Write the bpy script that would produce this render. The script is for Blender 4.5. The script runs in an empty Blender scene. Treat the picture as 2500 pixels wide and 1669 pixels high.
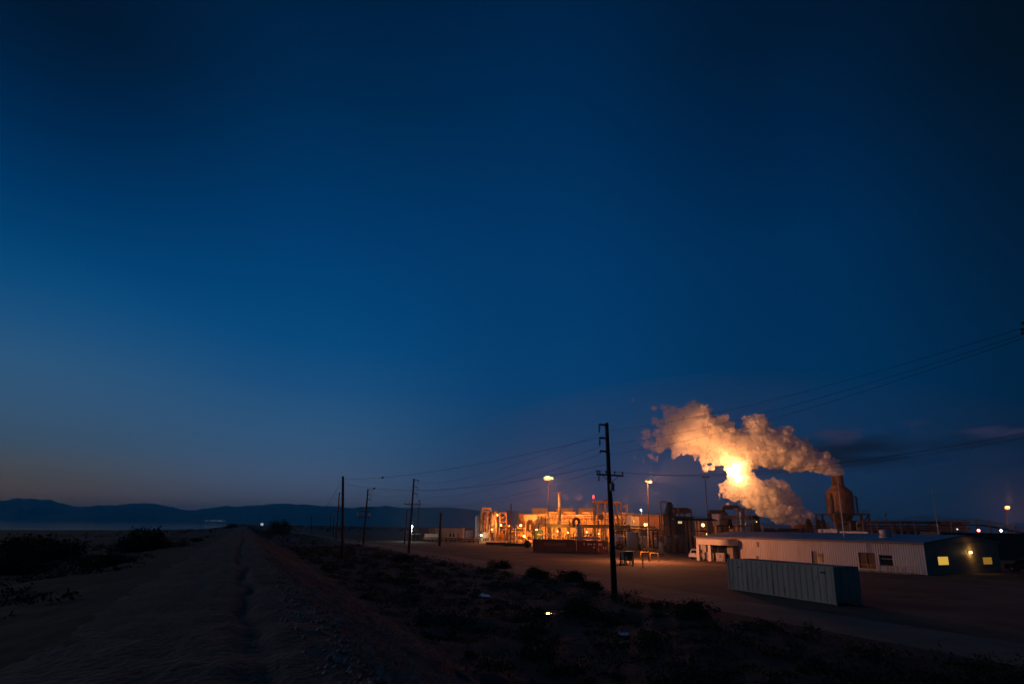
import bpy, bmesh, math, random
import numpy as np
from mathutils import Vector, Matrix

scn = bpy.context.scene
COL = scn.collection
rng = random.Random(7)
nrng = np.random.default_rng(11)

# ------------------------------------------------------------------ camera
FPX, TILT, ROLL = 1389.0, math.radians(12.5), 0.0149
CX, CY = 1250.0, 978.6                      # optical axis in the 2500 x 1669 photograph
EYE = Vector((0, 0, 5.0))
_R0, _U0 = Vector((1, 0, 0)), Vector((0, -math.sin(TILT), math.cos(TILT)))
FWD = Vector((0, math.cos(TILT), math.sin(TILT)))
RGT = _R0 * math.cos(ROLL) + _U0 * math.sin(ROLL)
UPV = _U0 * math.cos(ROLL) - _R0 * math.sin(ROLL)
cam_data = bpy.data.cameras.new('camera')
cam_data.sensor_width, cam_data.lens = 36.0, FPX * 36 / 2500
cam_data.shift_y = (CY - 834.5) / 2500
cam_data.clip_start, cam_data.clip_end = 0.1, 60000
cam = bpy.data.objects.new('camera', cam_data)
COL.objects.link(cam)
cam.matrix_world = Matrix(((RGT.x, UPV.x, -FWD.x, EYE.x), (RGT.y, UPV.y, -FWD.y, EYE.y),
                           (RGT.z, UPV.z, -FWD.z, EYE.z), (0, 0, 0, 1)))
scn.camera = cam

def ray(px, py):
    return RGT * ((px - CX) / FPX) - UPV * ((py - CY) / FPX) + FWD
def at(px, py, y):                          # the point seen at that pixel at forward distance y
    d = ray(px, py); return EYE + d * (y / d.y)
def gnd(px, py, z=0.0):                     # the point of the level z seen at that pixel
    d = ray(px, py); return EYE + d * ((z - EYE.z) / d.z)
def hz(px): return 1286.6 + ROLL * (px - CX)
def X(px, y): return at(px, hz(px), y).x
def Z(px, py, y): return at(px, py, y).z

# ------------------------------------------------------------------ colour
def lin(r, g, b):
    f = lambda c: (c / 255 / 12.92) if c <= 10 else ((c / 255 + 0.055) / 1.055) ** 2.4
    return (f(r), f(g), f(b), 1)

# ------------------------------------------------------------------ render settings
scn.render.engine = 'CYCLES'
cy = scn.cycles
cy.use_denoising = True
cy.denoiser = 'OPENIMAGEDENOISE'
cy.max_bounces, cy.diffuse_bounces, cy.glossy_bounces = 12, 3, 3
cy.transmission_bounces, cy.volume_bounces, cy.transparent_max_bounces = 4, 10, 24
cy.sample_clamp_indirect = 4.0
cy.caustics_reflective = cy.caustics_refractive = False
cy.use_light_tree = True
scn.view_settings.view_transform = 'Standard'
scn.view_settings.look = 'None'
scn.view_settings.exposure = 0
scn.view_settings.gamma = 1
scn.view_settings.use_curve_mapping = False

# ------------------------------------------------------------------ sky: afterglow low in the north-west, night rising opposite
SUN_AZ = math.radians(-65)
world = bpy.data.worlds.new('World')
scn.world = world
world.use_nodes = True
nt = world.node_tree
nt.nodes.clear()
def N(t, **k):
    n = nt.nodes.new(t)
    for a, b in k.items(): setattr(n, a, b)
    return n
def L(a, b): nt.links.new(a, b)
def M(op, a, b=None, c=None, clamp=False):
    n = N('ShaderNodeMath', operation=op, use_clamp=clamp)
    for i, v in enumerate((a, b, c)):
        if v is None: continue
        if isinstance(v, (int, float)): n.inputs[i].default_value = v
        else: L(v, n.inputs[i])
    return n.outputs[0]
tc = N('ShaderNodeTexCoord')
sp = N('ShaderNodeSeparateXYZ'); L(tc.outputs['Generated'], sp.inputs[0])
sx, sy, sz = sp.outputs
el = M('MULTIPLY', M('ARCSINE', sz), 2 / math.pi, clamp=True)          # elevation, 0..1 = horizon..zenith
hl = M('SQRT', M('ADD', M('MULTIPLY', sx, sx), M('ADD', M('MULTIPLY', sy, sy), 1e-6)))
dt = M('DIVIDE', M('ADD', M('MULTIPLY', sx, math.sin(SUN_AZ)), M('MULTIPLY', sy, math.cos(SUN_AZ))), hl)
ang = M('MULTIPLY', M('ARCCOSINE', M('MINIMUM', M('MAXIMUM', dt, -0.9999), 0.9999)), 180 / math.pi)
ZEN = (1, 18, 40)
COLS = [
 (21, [(0, (132, 94, 66)), (1.5, (120, 94, 74)), (3.2, (95, 89, 82)), (6, (68, 90, 112)), (9, (57, 91, 125)), (12, (48, 91, 130)), (15, (31, 84, 130)), (18, (14, 76, 126)), (21, (3, 66, 116)), (25, (0, 54, 101)), (29, (0, 42, 83)), (33, (0, 31, 64)), (37, (1, 23, 48)), (43, (1, 23, 50)), (54, ZEN)]),
 (45, [(0, (98, 92, 108)), (2, (94, 100, 122)), (4, (80, 99, 130)), (6.5, (62, 94, 131)), (9.5, (48, 90, 131)), (13, (28, 81, 130)), (17, (9, 75, 127)), (21, (3, 69, 121)), (27, (1, 59, 110)), (33, (0, 50, 95)), (39, (0, 40, 78)), (47, (0, 30, 62)), (60, ZEN)]),
 (68, [(0, (72, 82, 116)), (2, (58, 78, 116)), (5, (34, 68, 110)), (9, (22, 66, 110)), (15, (8, 64, 114)), (21, (3, 60, 110)), (27, (2, 56, 105)), (37, (0, 45, 88)), (48, (0, 33, 68)), (62, ZEN)]),
 (93, [(0, (18, 50, 82)), (5, (8, 50, 88)), (12, (1, 50, 92)), (25, (0, 45, 87)), (34, (0, 34, 70)), (42, (1, 25, 52)), (56, ZEN)]),
 (113, [(0, (10, 27, 50)), (5, (6, 29, 56)), (14, (1, 31, 60)), (25, (1, 23, 46)), (36, (2, 15, 28)), (52, ZEN)]),
]
SKY_GAIN = 1.0
col = None
prev = None
for a, stops in COLS:
    r = N('ShaderNodeValToRGB'); L(el, r.inputs[0])
    cr = r.color_ramp
    cr.interpolation = 'LINEAR'
    cr.elements[0].position = 0; cr.elements[0].color = lin(*stops[0][1])
    cr.elements[1].position = 1; cr.elements[1].color = lin(*ZEN)
    for e, c in stops[1:]:
        k = cr.elements.new(e / 90); k.color = lin(*c)
    if col is None: col = r.outputs[0]
    else:
        mr = N('ShaderNodeMapRange', interpolation_type='SMOOTHSTEP'); L(ang, mr.inputs[0])
        mr.inputs[1].default_value, mr.inputs[2].default_value = prev, a
        mx = N('ShaderNodeMix', data_type='RGBA'); L(mr.outputs[0], mx.inputs[0])
        L(col, mx.inputs[6]); L(r.outputs[0], mx.inputs[7]); col = mx.outputs[2]
    prev = a
# thin dusk clouds low on the dark side: a dark bank with a paler upper edge
def cloud(centre, half, sc, lo, gain, colour, amount, off):
    global col
    nz = N('ShaderNodeTexNoise'); nz.inputs['Scale'].default_value = sc; nz.inputs['Detail'].default_value = 6
    cmb = N('ShaderNodeCombineXYZ'); L(M('ADD', sx, off), cmb.inputs[0]); L(sy, cmb.inputs[1]); L(M('MULTIPLY', sz, 4.0), cmb.inputs[2])
    L(cmb.outputs[0], nz.inputs['Vector'])
    band = M('SUBTRACT', 1.0, M('DIVIDE', M('ABSOLUTE', M('SUBTRACT', sz, centre)), half), clamp=True)
    side = M('MULTIPLY', M('DIVIDE', M('SUBTRACT', ang, 84), 9, clamp=True), M('DIVIDE', M('SUBTRACT', 150, ang), 20, clamp=True))
    v = M('MULTIPLY', M('MULTIPLY', M('SUBTRACT', nz.outputs[0], lo), gain, clamp=True), M('MULTIPLY', M('MULTIPLY', band, 1.6, clamp=True), side), clamp=True)
    mx = N('ShaderNodeMix', data_type='RGBA'); L(M('MULTIPLY', v, amount), mx.inputs[0]); L(col, mx.inputs[6])
    mx.inputs[7].default_value = lin(*colour); col = mx.outputs[2]
cloud(0.116, 0.030, 7, 0.36, 5.0, (1, 20, 41), 1.0, 0.0)
cloud(0.140, 0.020, 13, 0.50, 7.0, (42, 46, 74), 0.85, 0.4)
bg = N('ShaderNodeBackground'); L(col, bg.inputs[0]); bg.inputs[1].default_value = SKY_GAIN
L(bg.outputs[0], N('ShaderNodeOutputWorld').inputs[0])

# the last afterglow, from below the left end of the far hills: very weak and very soft
sd = bpy.data.lights.new('afterglow', 'SUN')
sd.energy, sd.angle, sd.color = 0.31, math.radians(40), (1.0, 0.8, 0.58)
so = bpy.data.objects.new('afterglow', sd)
COL.objects.link(so)
so.rotation_euler = Vector((math.sin(SUN_AZ), math.cos(SUN_AZ), 0.16)).to_track_quat('Z', 'Y').to_euler()

# ------------------------------------------------------------------ materials
MATS = {}
def mat(name, col, rough=0.6, metal=0.0, var=0.25, scale=1.2, dirt=None, bump=0.0, bscale=8, streak=False, emit=None, estr=0, spec=0.4, dscale=None, dlo=0.52, dhi=0.68):
    if name in MATS: return MATS[name]
    m = bpy.data.materials.new(name); m.use_nodes = True
    t = m.node_tree; b = t.nodes['Principled BSDF']
    b.inputs['Roughness'].default_value = rough; b.inputs['Metallic'].default_value = metal
    b.inputs['Specular IOR Level'].default_value = spec
    c = (*col, 1)
    if emit:
        b.inputs['Base Color'].default_value = c
        b.inputs['Emission Color'].default_value = (*emit, 1); b.inputs['Emission Strength'].default_value = estr
        MATS[name] = m; return m
    tcn = t.nodes.new('ShaderNodeTexCoord')
    mp = t.nodes.new('ShaderNodeMapping'); t.links.new(tcn.outputs['Object'], mp.inputs[0])
    if streak: mp.inputs['Scale'].default_value = (1.0, 1.0, 0.16)
    n1 = t.nodes.new('ShaderNodeTexNoise'); n1.inputs['Scale'].default_value = scale; n1.inputs['Detail'].default_value = 6
    t.links.new(mp.outputs[0], n1.inputs['Vector'])
    r1 = t.nodes.new('ShaderNodeValToRGB'); t.links.new(n1.outputs[0], r1.inputs[0])
    r1.color_ramp.elements[0].position, r1.color_ramp.elements[1].position = 0.3, 0.72
    r1.color_ramp.elements[0].color = (*[v * (1 - var) for v in col], 1)
    r1.color_ramp.elements[1].color = (*[min(1, v * (1 + var * 0.6)) for v in col], 1)
    out = r1.outputs[0]
    if dirt:
        n2 = t.nodes.new('ShaderNodeTexNoise'); n2.inputs['Scale'].default_value = dscale or scale * 2.3; n2.inputs['Detail'].default_value = 8
        n2.inputs['Roughness'].default_value = 0.62
        t.links.new(mp.outputs[0], n2.inputs['Vector'])
        r2 = t.nodes.new('ShaderNodeValToRGB'); t.links.new(n2.outputs[0], r2.inputs[0])
        r2.color_ramp.elements[0].position, r2.color_ramp.elements[1].position = dlo, dhi
        mxn = t.nodes.new('ShaderNodeMix'); mxn.data_type = 'RGBA'
        t.links.new(r2.outputs[0], mxn.inputs[0]); t.links.new(out, mxn.inputs[6]); mxn.inputs[7].default_value = (*dirt, 1)
        out = mxn.outputs[2]
    t.links.new(out, b.inputs['Base Color'])
    if bump:
        n3 = t.nodes.new('ShaderNodeTexNoise'); n3.inputs['Scale'].default_value = bscale; n3.inputs['Detail'].default_value = 8
        t.links.new(tcn.outputs['Object'], n3.inputs['Vector'])
        bp = t.nodes.new('ShaderNodeBump'); bp.inputs['Strength'].default_value = bump; bp.inputs['Distance'].default_value = 0.1
        t.links.new(n3.outputs[0], bp.inputs['Height']); t.links.new(bp.outputs[0], b.inputs['Normal'])
    MATS[name] = m; return m

# ------------------------------------------------------------------ mesh helpers
class MB:
    """collects shapes and links them as ONE mesh object"""
    def __init__(s): s.v, s.f, s.sm = [], [], []
    def add(s, vs, fs, smooth=False):
        o = len(s.v); s.v += [tuple(p) for p in vs]
        s.f += [tuple(i + o for i in f) for f in fs]; s.sm += [smooth] * len(fs)
        return s
    def box(s, x0, x1, y0, y1, z0, z1, bev=0.0):
        if bev:
            b = bev; vs = []; 
            for z, k in ((z0, b), (z0 + b, 0), (z1 - b, 0), (z1, b)):
                vs += [(x0 + k, y0 + k, z), (x1 - k, y0 + k, z), (x1 - k, y1 - k, z), (x0 + k, y1 - k, z)]
            fs = [(3, 2, 1, 0), (12, 13, 14, 15)]
            for r in range(3):
                for i in range(4):
                    j = (i + 1) % 4; fs.append((r * 4 + i, r * 4 + j, r * 4 + 4 + j, r * 4 + 4 + i))
            return s.add(vs, fs)
        vs = [(x, y, z) for z in (z0, z1) for x, y in ((x0, y0), (x1, y0), (x1, y1), (x0, y1))]
        return s.add(vs, [(3, 2, 1, 0), (4, 5, 6, 7), (0, 1, 5, 4), (1, 2, 6, 5), (2, 3, 7, 6), (3, 0, 4, 7)])
    def cbox(s, c, w, d, h, bev=0.0):
        return s.box(c[0] - w / 2, c[0] + w / 2, c[1] - d / 2, c[1] + d / 2, c[2] - h / 2, c[2] + h / 2, bev)
    def bar(s, p, q, w, h=None):            # square bar from p to q
        p, q = Vector(p), Vector(q); h = h or w
        d = (q - p).normalized(); u = d.cross(Vector((0, 0, 1)))
        if u.length < 1e-3: u = Vector((1, 0, 0))
        u.normalize(); v = u.cross(d).normalized()
        vs = [c + u * a * w / 2 + v * b * h / 2 for c in (p, q) for a, b in ((-1, -1), (1, -1), (1, 1), (-1, 1))]
        return s.add(vs, [(3, 2, 1, 0), (4, 5, 6, 7), (0, 1, 5, 4), (1, 2, 6, 5), (2, 3, 7, 6), (3, 0, 4, 7)])
    def tube(s, pts, r, n=10, cap=True):    # round tube along points; r a number or a list
        pts = [Vector(p) for p in pts]; m = len(pts)
        rs = r if isinstance(r, (list, tuple)) else [r] * m
        vs, fs = [], []; u = None
        for i, p in enumerate(pts):
            d = (pts[min(i + 1, m - 1)] - pts[max(i - 1, 0)]).normalized()
            if u is None:
                u = d.cross(Vector((0.3, 1, 0.1)) if abs(d.z) > 0.9 else Vector((0, 0, 1)))
            u = (u - d * u.dot(d)).normalized(); w = d.cross(u)
            for k in range(n):
                a = 2 * math.pi * k / n; vs.append(p + (u * math.cos(a) + w * math.sin(a)) * rs[i])
        for i in range(m - 1):
            for k in range(n):
                j = (k + 1) % n; fs.append((i * n + k, i * n + j, (i + 1) * n + j, (i + 1) * n + k))
        s.add(vs, fs, True)
        if cap:
            o = len(s.v) - len(vs)
            s.f += [tuple(o + k for k in range(n))[::-1], tuple(o + (m - 1) * n + k for k in range(n))]; s.sm += [False, False]
        return s
    def lathe(s, prof, c=(0, 0, 0), n=24, axis='z'):
        vs, fs = [], []
        for r, h in prof:
            for k in range(n):
                a = 2 * math.pi * k / n; x, y = r * math.cos(a), r * math.sin(a)
                vs.append({'z': (c[0] + x, c[1] + y, c[2] + h), 'x': (c[0] + h, c[1] + x, c[2] + y), 'y': (c[0] + x, c[1] + h, c[2] + y)}[axis])
        for i in range(len(prof) - 1):
            for k in range(n):
                j = (k + 1) % n; fs.append((i * n + k, i * n + j, (i + 1) * n + j, (i + 1) * n + k))
        s.add(vs, fs, True); o = len(s.v) - len(vs)
        s.f += [tuple(o + k for k in range(n))[::-1], tuple(o + (len(prof) - 1) * n + k for k in range(n))]; s.sm += [False, False]
        return s
    def ball(s, c, r, n=12, sz=1.0):
        m = n // 2
        return s.lathe([(max(1e-3, r * math.sin(math.pi * i / m)), -r * sz * math.cos(math.pi * i / m)) for i in range(m + 1)], c, n)
    def prism(s, poly, y0, y1):             # polygon in xz pushed along y
        k = len(poly); vs = [(x, y, z) for y in (y0, y1) for x, z in poly]
        return s.add(vs, [tuple(range(k)), tuple(range(2 * k - 1, k - 1, -1))] + [(i, i + k, (i + 1) % k + k, (i + 1) % k) for i in range(k)])
    def corr(s, p, q, z0, z1, pitch, depth, duty=0.5, slope=0.25):   # ribbed sheet standing from p to q (xy)
        p, q = Vector((*p, 0)), Vector((*q, 0)); ln = (q - p).length; d = (q - p) / ln; nrm = Vector((d.y, -d.x, 0))
        k = max(1, round(ln / pitch)); pt = ln / k; prof = []
        for i in range(k):
            o = i * pt; prof += [(o, 0), (o + pt * (1 - duty - slope) , 0), (o + pt * (1 - duty - slope / 2 - 0.0), depth), (o + pt * (1 - slope / 2), depth)]
        prof.append((ln, 0)); vs = []; fs = []
        for o, dp in prof:
            c = p + d * o + nrm * dp; vs += [(c.x, c.y, z0), (c.x, c.y, z1)]
        for i in range(len(prof) - 1): fs.append((2 * i, 2 * i + 2, 2 * i + 3, 2 * i + 1))
        return s.add(vs, fs)
    def mesh(s, name):
        me = bpy.data.meshes.new(name); me.from_pydata(s.v, [], s.f)
        me.polygons.foreach_set('use_smooth', s.sm); me.update(); return me
    def build(s, name, m, parent=None, label=None):
        me = s.mesh(name); me.materials.append(m)
        o = bpy.data.objects.new(name, me); COL.objects.link(o)
        if parent: o.parent = parent
        if label: o['label'] = label
        return o

def tag(o, label, cat, group=None, kind=None):
    if label: o['label'] = label
    if cat: o['category'] = cat
    if group: o['group'] = group
    if kind: o['kind'] = kind
    return o
def thing(name, label, cat, loc=(0, 0, 0), rz=0.0, group=None):
    o = bpy.data.objects.new(name, None); COL.objects.link(o)
    o.location = loc; o.rotation_euler = (0, 0, rz); o.empty_display_size = 0.3
    return tag(o, label, cat, group)
def copy_tree(o, parent=None):
    c = o.copy(); COL.objects.link(c); c.parent = parent
    for ch in o.children: copy_tree(ch, c)
    return c
def lamp(parent, loc, power, color, radius=0.25, kind='POINT', aim=None, **k):
    d = bpy.data.lights.new('lamp_light', kind); d.energy = power; d.color = color
    if kind != 'SUN': d.shadow_soft_size = radius
    for a, b in k.items(): setattr(d, a, b)
    o = bpy.data.objects.new('lamp_light', d); COL.objects.link(o); o.parent = parent; o.location = loc
    if aim: o.rotation_euler = Vector(aim).to_track_quat('-Z', 'Y').to_euler()
    return o
SOD = (1.0, 0.275, 0.045)        # high-pressure sodium
SODR = (1.0, 0.28, 0.07)
STM = (1.0, 0.35, 0.105)         # the same lamps on white steam
WHT = (0.85, 1.0, 0.9)
# ------------------------------------------------------------------ noise
def vnoise(shape, cell, g):
    """smooth value noise on a 3-d grid, about -1..1"""
    idx, fr = [], []
    lat = g.uniform(-1, 1, [int(s / cell) + 3 for s in shape]).astype(np.float32)
    for s in shape:
        p = np.arange(s) / cell; i = p.astype(int); f = (p - i).astype(np.float32)
        idx.append(i); fr.append(f * f * (3 - 2 * f))
    a = lat
    for ax in range(len(shape)):
        f = fr[ax].reshape([-1 if k == ax else 1 for k in range(len(shape))])
        a = np.take(a, idx[ax], ax) * (1 - f) + np.take(a, idx[ax] + 1, ax) * f
    return a
def hash2(i, j, seed):
    h = (i * 374761393 + j * 668265263 + seed * 974711) & 0xffffffff
    h = ((h ^ (h >> 13)) * 1274126177) & 0xffffffff
    return ((h ^ (h >> 16)) & 0xffff) / 32768.0 - 1
def noise2(x, y, seed=0):
    i, j = np.floor(x).astype(np.int64), np.floor(y).astype(np.int64)
    u, v = x - i, y - j; u, v = u * u * (3 - 2 * u), v * v * (3 - 2 * v)
    return ((hash2(i, j, seed) * (1 - u) + hash2(i + 1, j, seed) * u) * (1 - v)
            + (hash2(i, j + 1, seed) * (1 - u) + hash2(i + 1, j + 1, seed) * u) * v)
def fbm2(x, y, o=4, seed=0):
    t = 0; a = 1
    for k in range(o): t = t + a * noise2(x, y, seed + k); x, y, a = x * 2.03, y * 2.03, a * 0.5
    return t

# ------------------------------------------------------------------ ground: a dirt bank under the camera, a scrub hollow, a road, the plant yard, the lake shore
_d = ray(595, hz(595)); _k = math.hypot(_d.x, _d.y)
BU = (_d.x / _k, _d.y / _k)                 # along the bank
BN = (BU[1], -BU[0])                        # to its right
def sq(x, y): return x * BU[0] + y * BU[1], x * BN[0] + y * BN[1]
def xy(s, q): return s * BU[0] + q * BN[0], s * BU[1] + q * BN[1]
LAKE_Z = -2.0
QK = np.array([-12000, -900, -300, -60, -22, -9, -5, -2.6, -1.4, -0.2, 0.15, 0.5, 1.3, 1.75, 2.3, 4.5, 8.0, 11, 22, 27.5, 34, 60, 12000.])
ZK = np.array([-2.6, -2.6, -2.0, 0.1, 1.1, 2.0, 2.75, 3.10, 3.18, 3.17, 3.10, 3.14, 3.12, 3.02, 2.62, 1.3, -0.1, -0.45, -0.35, 0.0, 0.0, 0.0, 0.0])
def height(x, y):
    s, q = sq(x, y)
    wob = fbm2(s * 0.09, s * 0 + 3.3, 3, 5) * np.minimum(1, np.abs(s) / 30 + 0.25)
    near = np.exp(-(q / 6) ** 2)
    qq = q + wob * 0.30 * near
    z = np.interp(qq, QK, ZK)
    # the far end of the bank sinks into the flats
    rel = np.clip((s - 260) / 500, 0, 1); bank = np.clip(z, 0, None) * (q > -400)
    z = z - bank * rel * 0.72
    far = np.clip((s - 430 - 0.12 * q) / 180, 0, 1) * np.clip((-q - 14) / 40, 0, 1)
    z = z * (1 - far) + (-3.2) * far
    slope = np.exp(-((q - 5) / 4.0) ** 2); hollow = np.clip((q - 7) / 4, 0, 1) * np.clip((26 - q) / 4, 0, 1)
    left = np.clip((-q - 2.5) / 4, 0, 1) * np.clip((400 + q) / 200, 0, 1)
    r = 0.05 * fbm2(s * 2.1, q * 2.1, 4, 20) * (0.25 + slope * 1.9) + 0.16 * fbm2(s * 0.5, q * 0.5, 3, 30) * (hollow + slope + left)
    r += 0.05 * fbm2(s * 0.07, q * 0.07, 3, 41)
    # ruts along the track
    w2 = fbm2(s * 0.35, s * 0 + 8.1, 4, 55) * 0.22
    r -= 0.13 * np.exp(-((qq - 0.2 + w2) / 0.13) ** 2) * (0.6 + 0.5 * noise2(s * 0.8, s * 0 + 1.7, 57)) + 0.035 * np.exp(-((qq + 1.2 + w2) / 0.25) ** 2) * near
    r -= 0.07 * np.exp(-((qq - 0.75 - w2 * 1.6) / 0.10) ** 2) * np.clip(noise2(s * 0.3, s * 0 + 4.2, 58) * 2, 0, 1)
    r += 0.022 * fbm2(s * 4.5, q * 5.5, 4, 63) * near
    return z + r * np.exp(-np.abs(s) / 900)
def ground_z(x, y): return float(height(np.array([x * 1.0]), np.array([y * 1.0]))[0])

sv = [-30.0]
while sv[-1] < 14000:
    a = abs(sv[-1]); sv.append(sv[-1] + (0.22 + max(0, a - 4) * 0.021))
def qaxis():
    q = [0.0]
    while q[-1] < 13000:
        a = q[-1]; q.append(a + (0.11 if a < 9 else 0.11 + (a - 9) * 0.045))
    return q
qp = qaxis(); qv = np.array([-v for v in qp[:0:-1]] + qp); sv = np.array(sv)
for e in (-2.6, 1.75, 28.0, 34.0):          # land column borders exactly on the edges of track and road
    qv[np.argmin(np.abs(qv - e))] = e
SS, QQ = np.meshgrid(sv, qv, indexing='ij')
GX, GY = SS * BU[0] + QQ * BN[0], SS * BU[1] + QQ * BN[1]
GZ = height(GX, GY)
GV = np.stack([GX, GY, GZ], -1)
SC, QC = (SS[:-1, :-1] + SS[1:, 1:]) / 2, (QQ[:-1, :-1] + QQ[1:, 1:]) / 2      # face centres
_amp = np.minimum(0.25 + np.abs(SC) * 0.006, 1.6)
QJ = QC + _amp * (0.7 * noise2(SC * 0.5, QC * 0.5, 61) + 0.5 * noise2(SC * 1.9, QC * 1.9, 62))   # ragged borders
def sheet(name, q0, q1, m):
    """the faces whose (ragged) place across the bank lies between q0 and q1, as one sheet"""
    r, k = np.nonzero((QJ >= q0) & (QJ < q1)); W = len(qv); o = r * W + k
    f = np.stack([o, o + W, o + W + 1, o + 1], 1)
    u, inv = np.unique(f, return_inverse=True); f = inv.reshape(-1, 4); v = GV.reshape(-1, 3)[u]
    if np.cross(v[f[0, 1]] - v[f[0, 0]], v[f[0, 2]] - v[f[0, 0]])[2] < 0: f = f[:, ::-1]
    me = bpy.data.meshes.new(name); me.vertices.add(len(v)); me.vertices.foreach_set('co', v.ravel().astype(np.float32))
    me.loops.add(f.size); me.loops.foreach_set('vertex_index', np.ascontiguousarray(f).ravel().astype(np.int32))
    me.polygons.add(len(f)); me.polygons.foreach_set('loop_start', np.arange(0, f.size, 4, dtype=np.int32))
    me.polygons.foreach_set('use_smooth', np.ones(len(f), bool))
    me.update(calc_edges=True); me.materials.append(m)
    ob = bpy.data.objects.new(name, me); COL.objects.link(ob); ob['kind'] = 'structure'; return ob
m_dirt = mat('dry_dirt', (0.080, 0.074, 0.066), 0.95, var=0.35, scale=0.35, dirt=(0.05, 0.045, 0.038), bump=0.6, bscale=9, spec=0.1)
m_track = mat('packed_dirt', (0.155, 0.125, 0.098), 0.95, var=0.3, scale=0.8, dirt=(0.09, 0.075, 0.06), bump=0.8, bscale=7, spec=0.1)
m_road = mat('gravel_road', (0.22, 0.175, 0.135), 0.95, var=0.25, scale=0.3, dirt=(0.2, 0.15, 0.11), bump=0.4, bscale=5, spec=0.1)
m_yard = mat('yard_gravel', (0.15, 0.112, 0.085), 0.95, var=0.35, scale=0.12, dirt=(0.095, 0.07, 0.055), bump=0.4, bscale=4, spec=0.1, dscale=0.2)
m_salt = mat('salt_flat', (0.045, 0.04, 0.034), 0.95, var=0.5, scale=0.06, dirt=(0.035, 0.032, 0.026), bump=0.3, bscale=2, spec=0.1)
sheet('lake_shore', -1e9, -2.6, m_salt)
sheet('dirt_track', -2.6, 1.75, m_track)
sheet('ground', 1.75, 28, m_dirt)
sheet('dirt_road', 28, 34, m_road)
sheet('plant_yard', 34, 1e9, m_yard)

# the lake
m_lake = bpy.data.materials.new('lake_water'); m_lake.use_nodes = True
t = m_lake.node_tree; b = t.nodes['Principled BSDF']
b.inputs['Base Color'].default_value = (0.006, 0.02, 0.035, 1); b.inputs['Roughness'].default_value = 0.03; b.inputs['IOR'].default_value = 1.33
tcn = t.nodes.new('ShaderNodeTexCoord'); mp = t.nodes.new('ShaderNodeMapping'); t.links.new(tcn.outputs['Object'], mp.inputs[0])
n1 = t.nodes.new('ShaderNodeTexNoise'); n1.inputs['Scale'].default_value = 0.35; n1.inputs['Detail'].default_value = 5; t.links.new(mp.outputs[0], n1.inputs['Vector'])
mp2 = t.nodes.new('ShaderNodeMapping'); t.links.new(tcn.outputs['Object'], mp2.inputs[0]); mp2.inputs['Scale'].default_value = (0.10, 1, 1)
n2 = t.nodes.new('ShaderNodeTexNoise'); n2.inputs['Scale'].default_value = 0.008; n2.inputs['Detail'].default_value = 3; t.links.new(mp2.outputs[0], n2.inputs['Vector'])
bp = t.nodes.new('ShaderNodeBump'); bp.inputs['Distance'].default_value = 0.5; t.links.new(n1.outputs[0], bp.inputs['Height'])
mrn = t.nodes.new('ShaderNodeMapRange'); t.links.new(n2.outputs[0], mrn.inputs[0]); mrn.inputs[1].default_value, mrn.inputs[2].default_value = 0.42, 0.66
mrn.inputs[3].default_value, mrn.inputs[4].default_value = 0.11, 0.45
sxy = t.nodes.new('ShaderNodeSeparateXYZ'); t.links.new(tcn.outputs['Object'], sxy.inputs[0])
mrf = t.nodes.new('ShaderNodeMapRange'); t.links.new(sxy.outputs[1], mrf.inputs[0]); mrf.inputs[1].default_value, mrf.inputs[2].default_value = 4200, 6200; mrf.inputs[3].default_value, mrf.inputs[4].default_value = 0, 0.6
adn = t.nodes.new('ShaderNodeMath'); t.links.new(mrn.outputs[0], adn.inputs[0]); t.links.new(mrf.outputs[0], adn.inputs[1]); t.links.new(adn.outputs[0], bp.inputs['Strength'])
t.links.new(bp.outputs[0], b.inputs['Normal'])
mb = MB(); pts = [xy(380, -4000), xy(380, -20), xy(3000, -40), xy(12000, -40), xy(12000, -12000), xy(380, -12000)]
mb.add([(x, y, LAKE_Z) for x, y in pts], [tuple(range(6))[::-1]])
lk = mb.build('lake', m_lake); lk['kind'] = 'structure'; lk.data.flip_normals()

# ------------------------------------------------------------------ mountains across the lake
RIDGE_A = [(-400, 1232), (-200, 1226), (-60, 1224), (0, 1220), (45, 1216), (90, 1218), (125, 1221), (160, 1231), (185, 1235), (250, 1234), (300, 1236), (360, 1240), (430, 1248), (520, 1258), (640, 1270), (760, 1281)]
RIDGE_B = [(150, 1262), (220, 1244), (260, 1234), (300, 1230), (350, 1228), (385, 1231), (420, 1237), (460, 1245), (500, 1241), (552, 1233), (575, 1236), (620, 1233), (700, 1229), (750, 1231), (800, 1236), (850, 1238), (900, 1236), (940, 1234), (1000, 1240), (1060, 1238), (1095, 1237), (1140, 1243), (1180, 1247), (1245, 1246), (1290, 1253), (1340, 1261), (1420, 1268), (1500, 1268), (1570, 1262), (1607, 1251), (1640, 1256), (1700, 1258), (1760, 1264), (1830, 1270), (1900, 1276), (1990, 1282), (2060, 1280), (2120, 1272), (2145, 1263), (2185, 1267), (2220, 1260), (2260, 1257), (2300, 1259), (2340, 1264), (2400, 1266), (2500, 1276), (2700, 1285)]
m_mtn = mat('mountain_rock', (0.12, 0.14, 0.16), 0.95, var=0.3, scale=0.002, spec=0.05)  # bluish tint puts some of the distance haze into the rock colour
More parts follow.
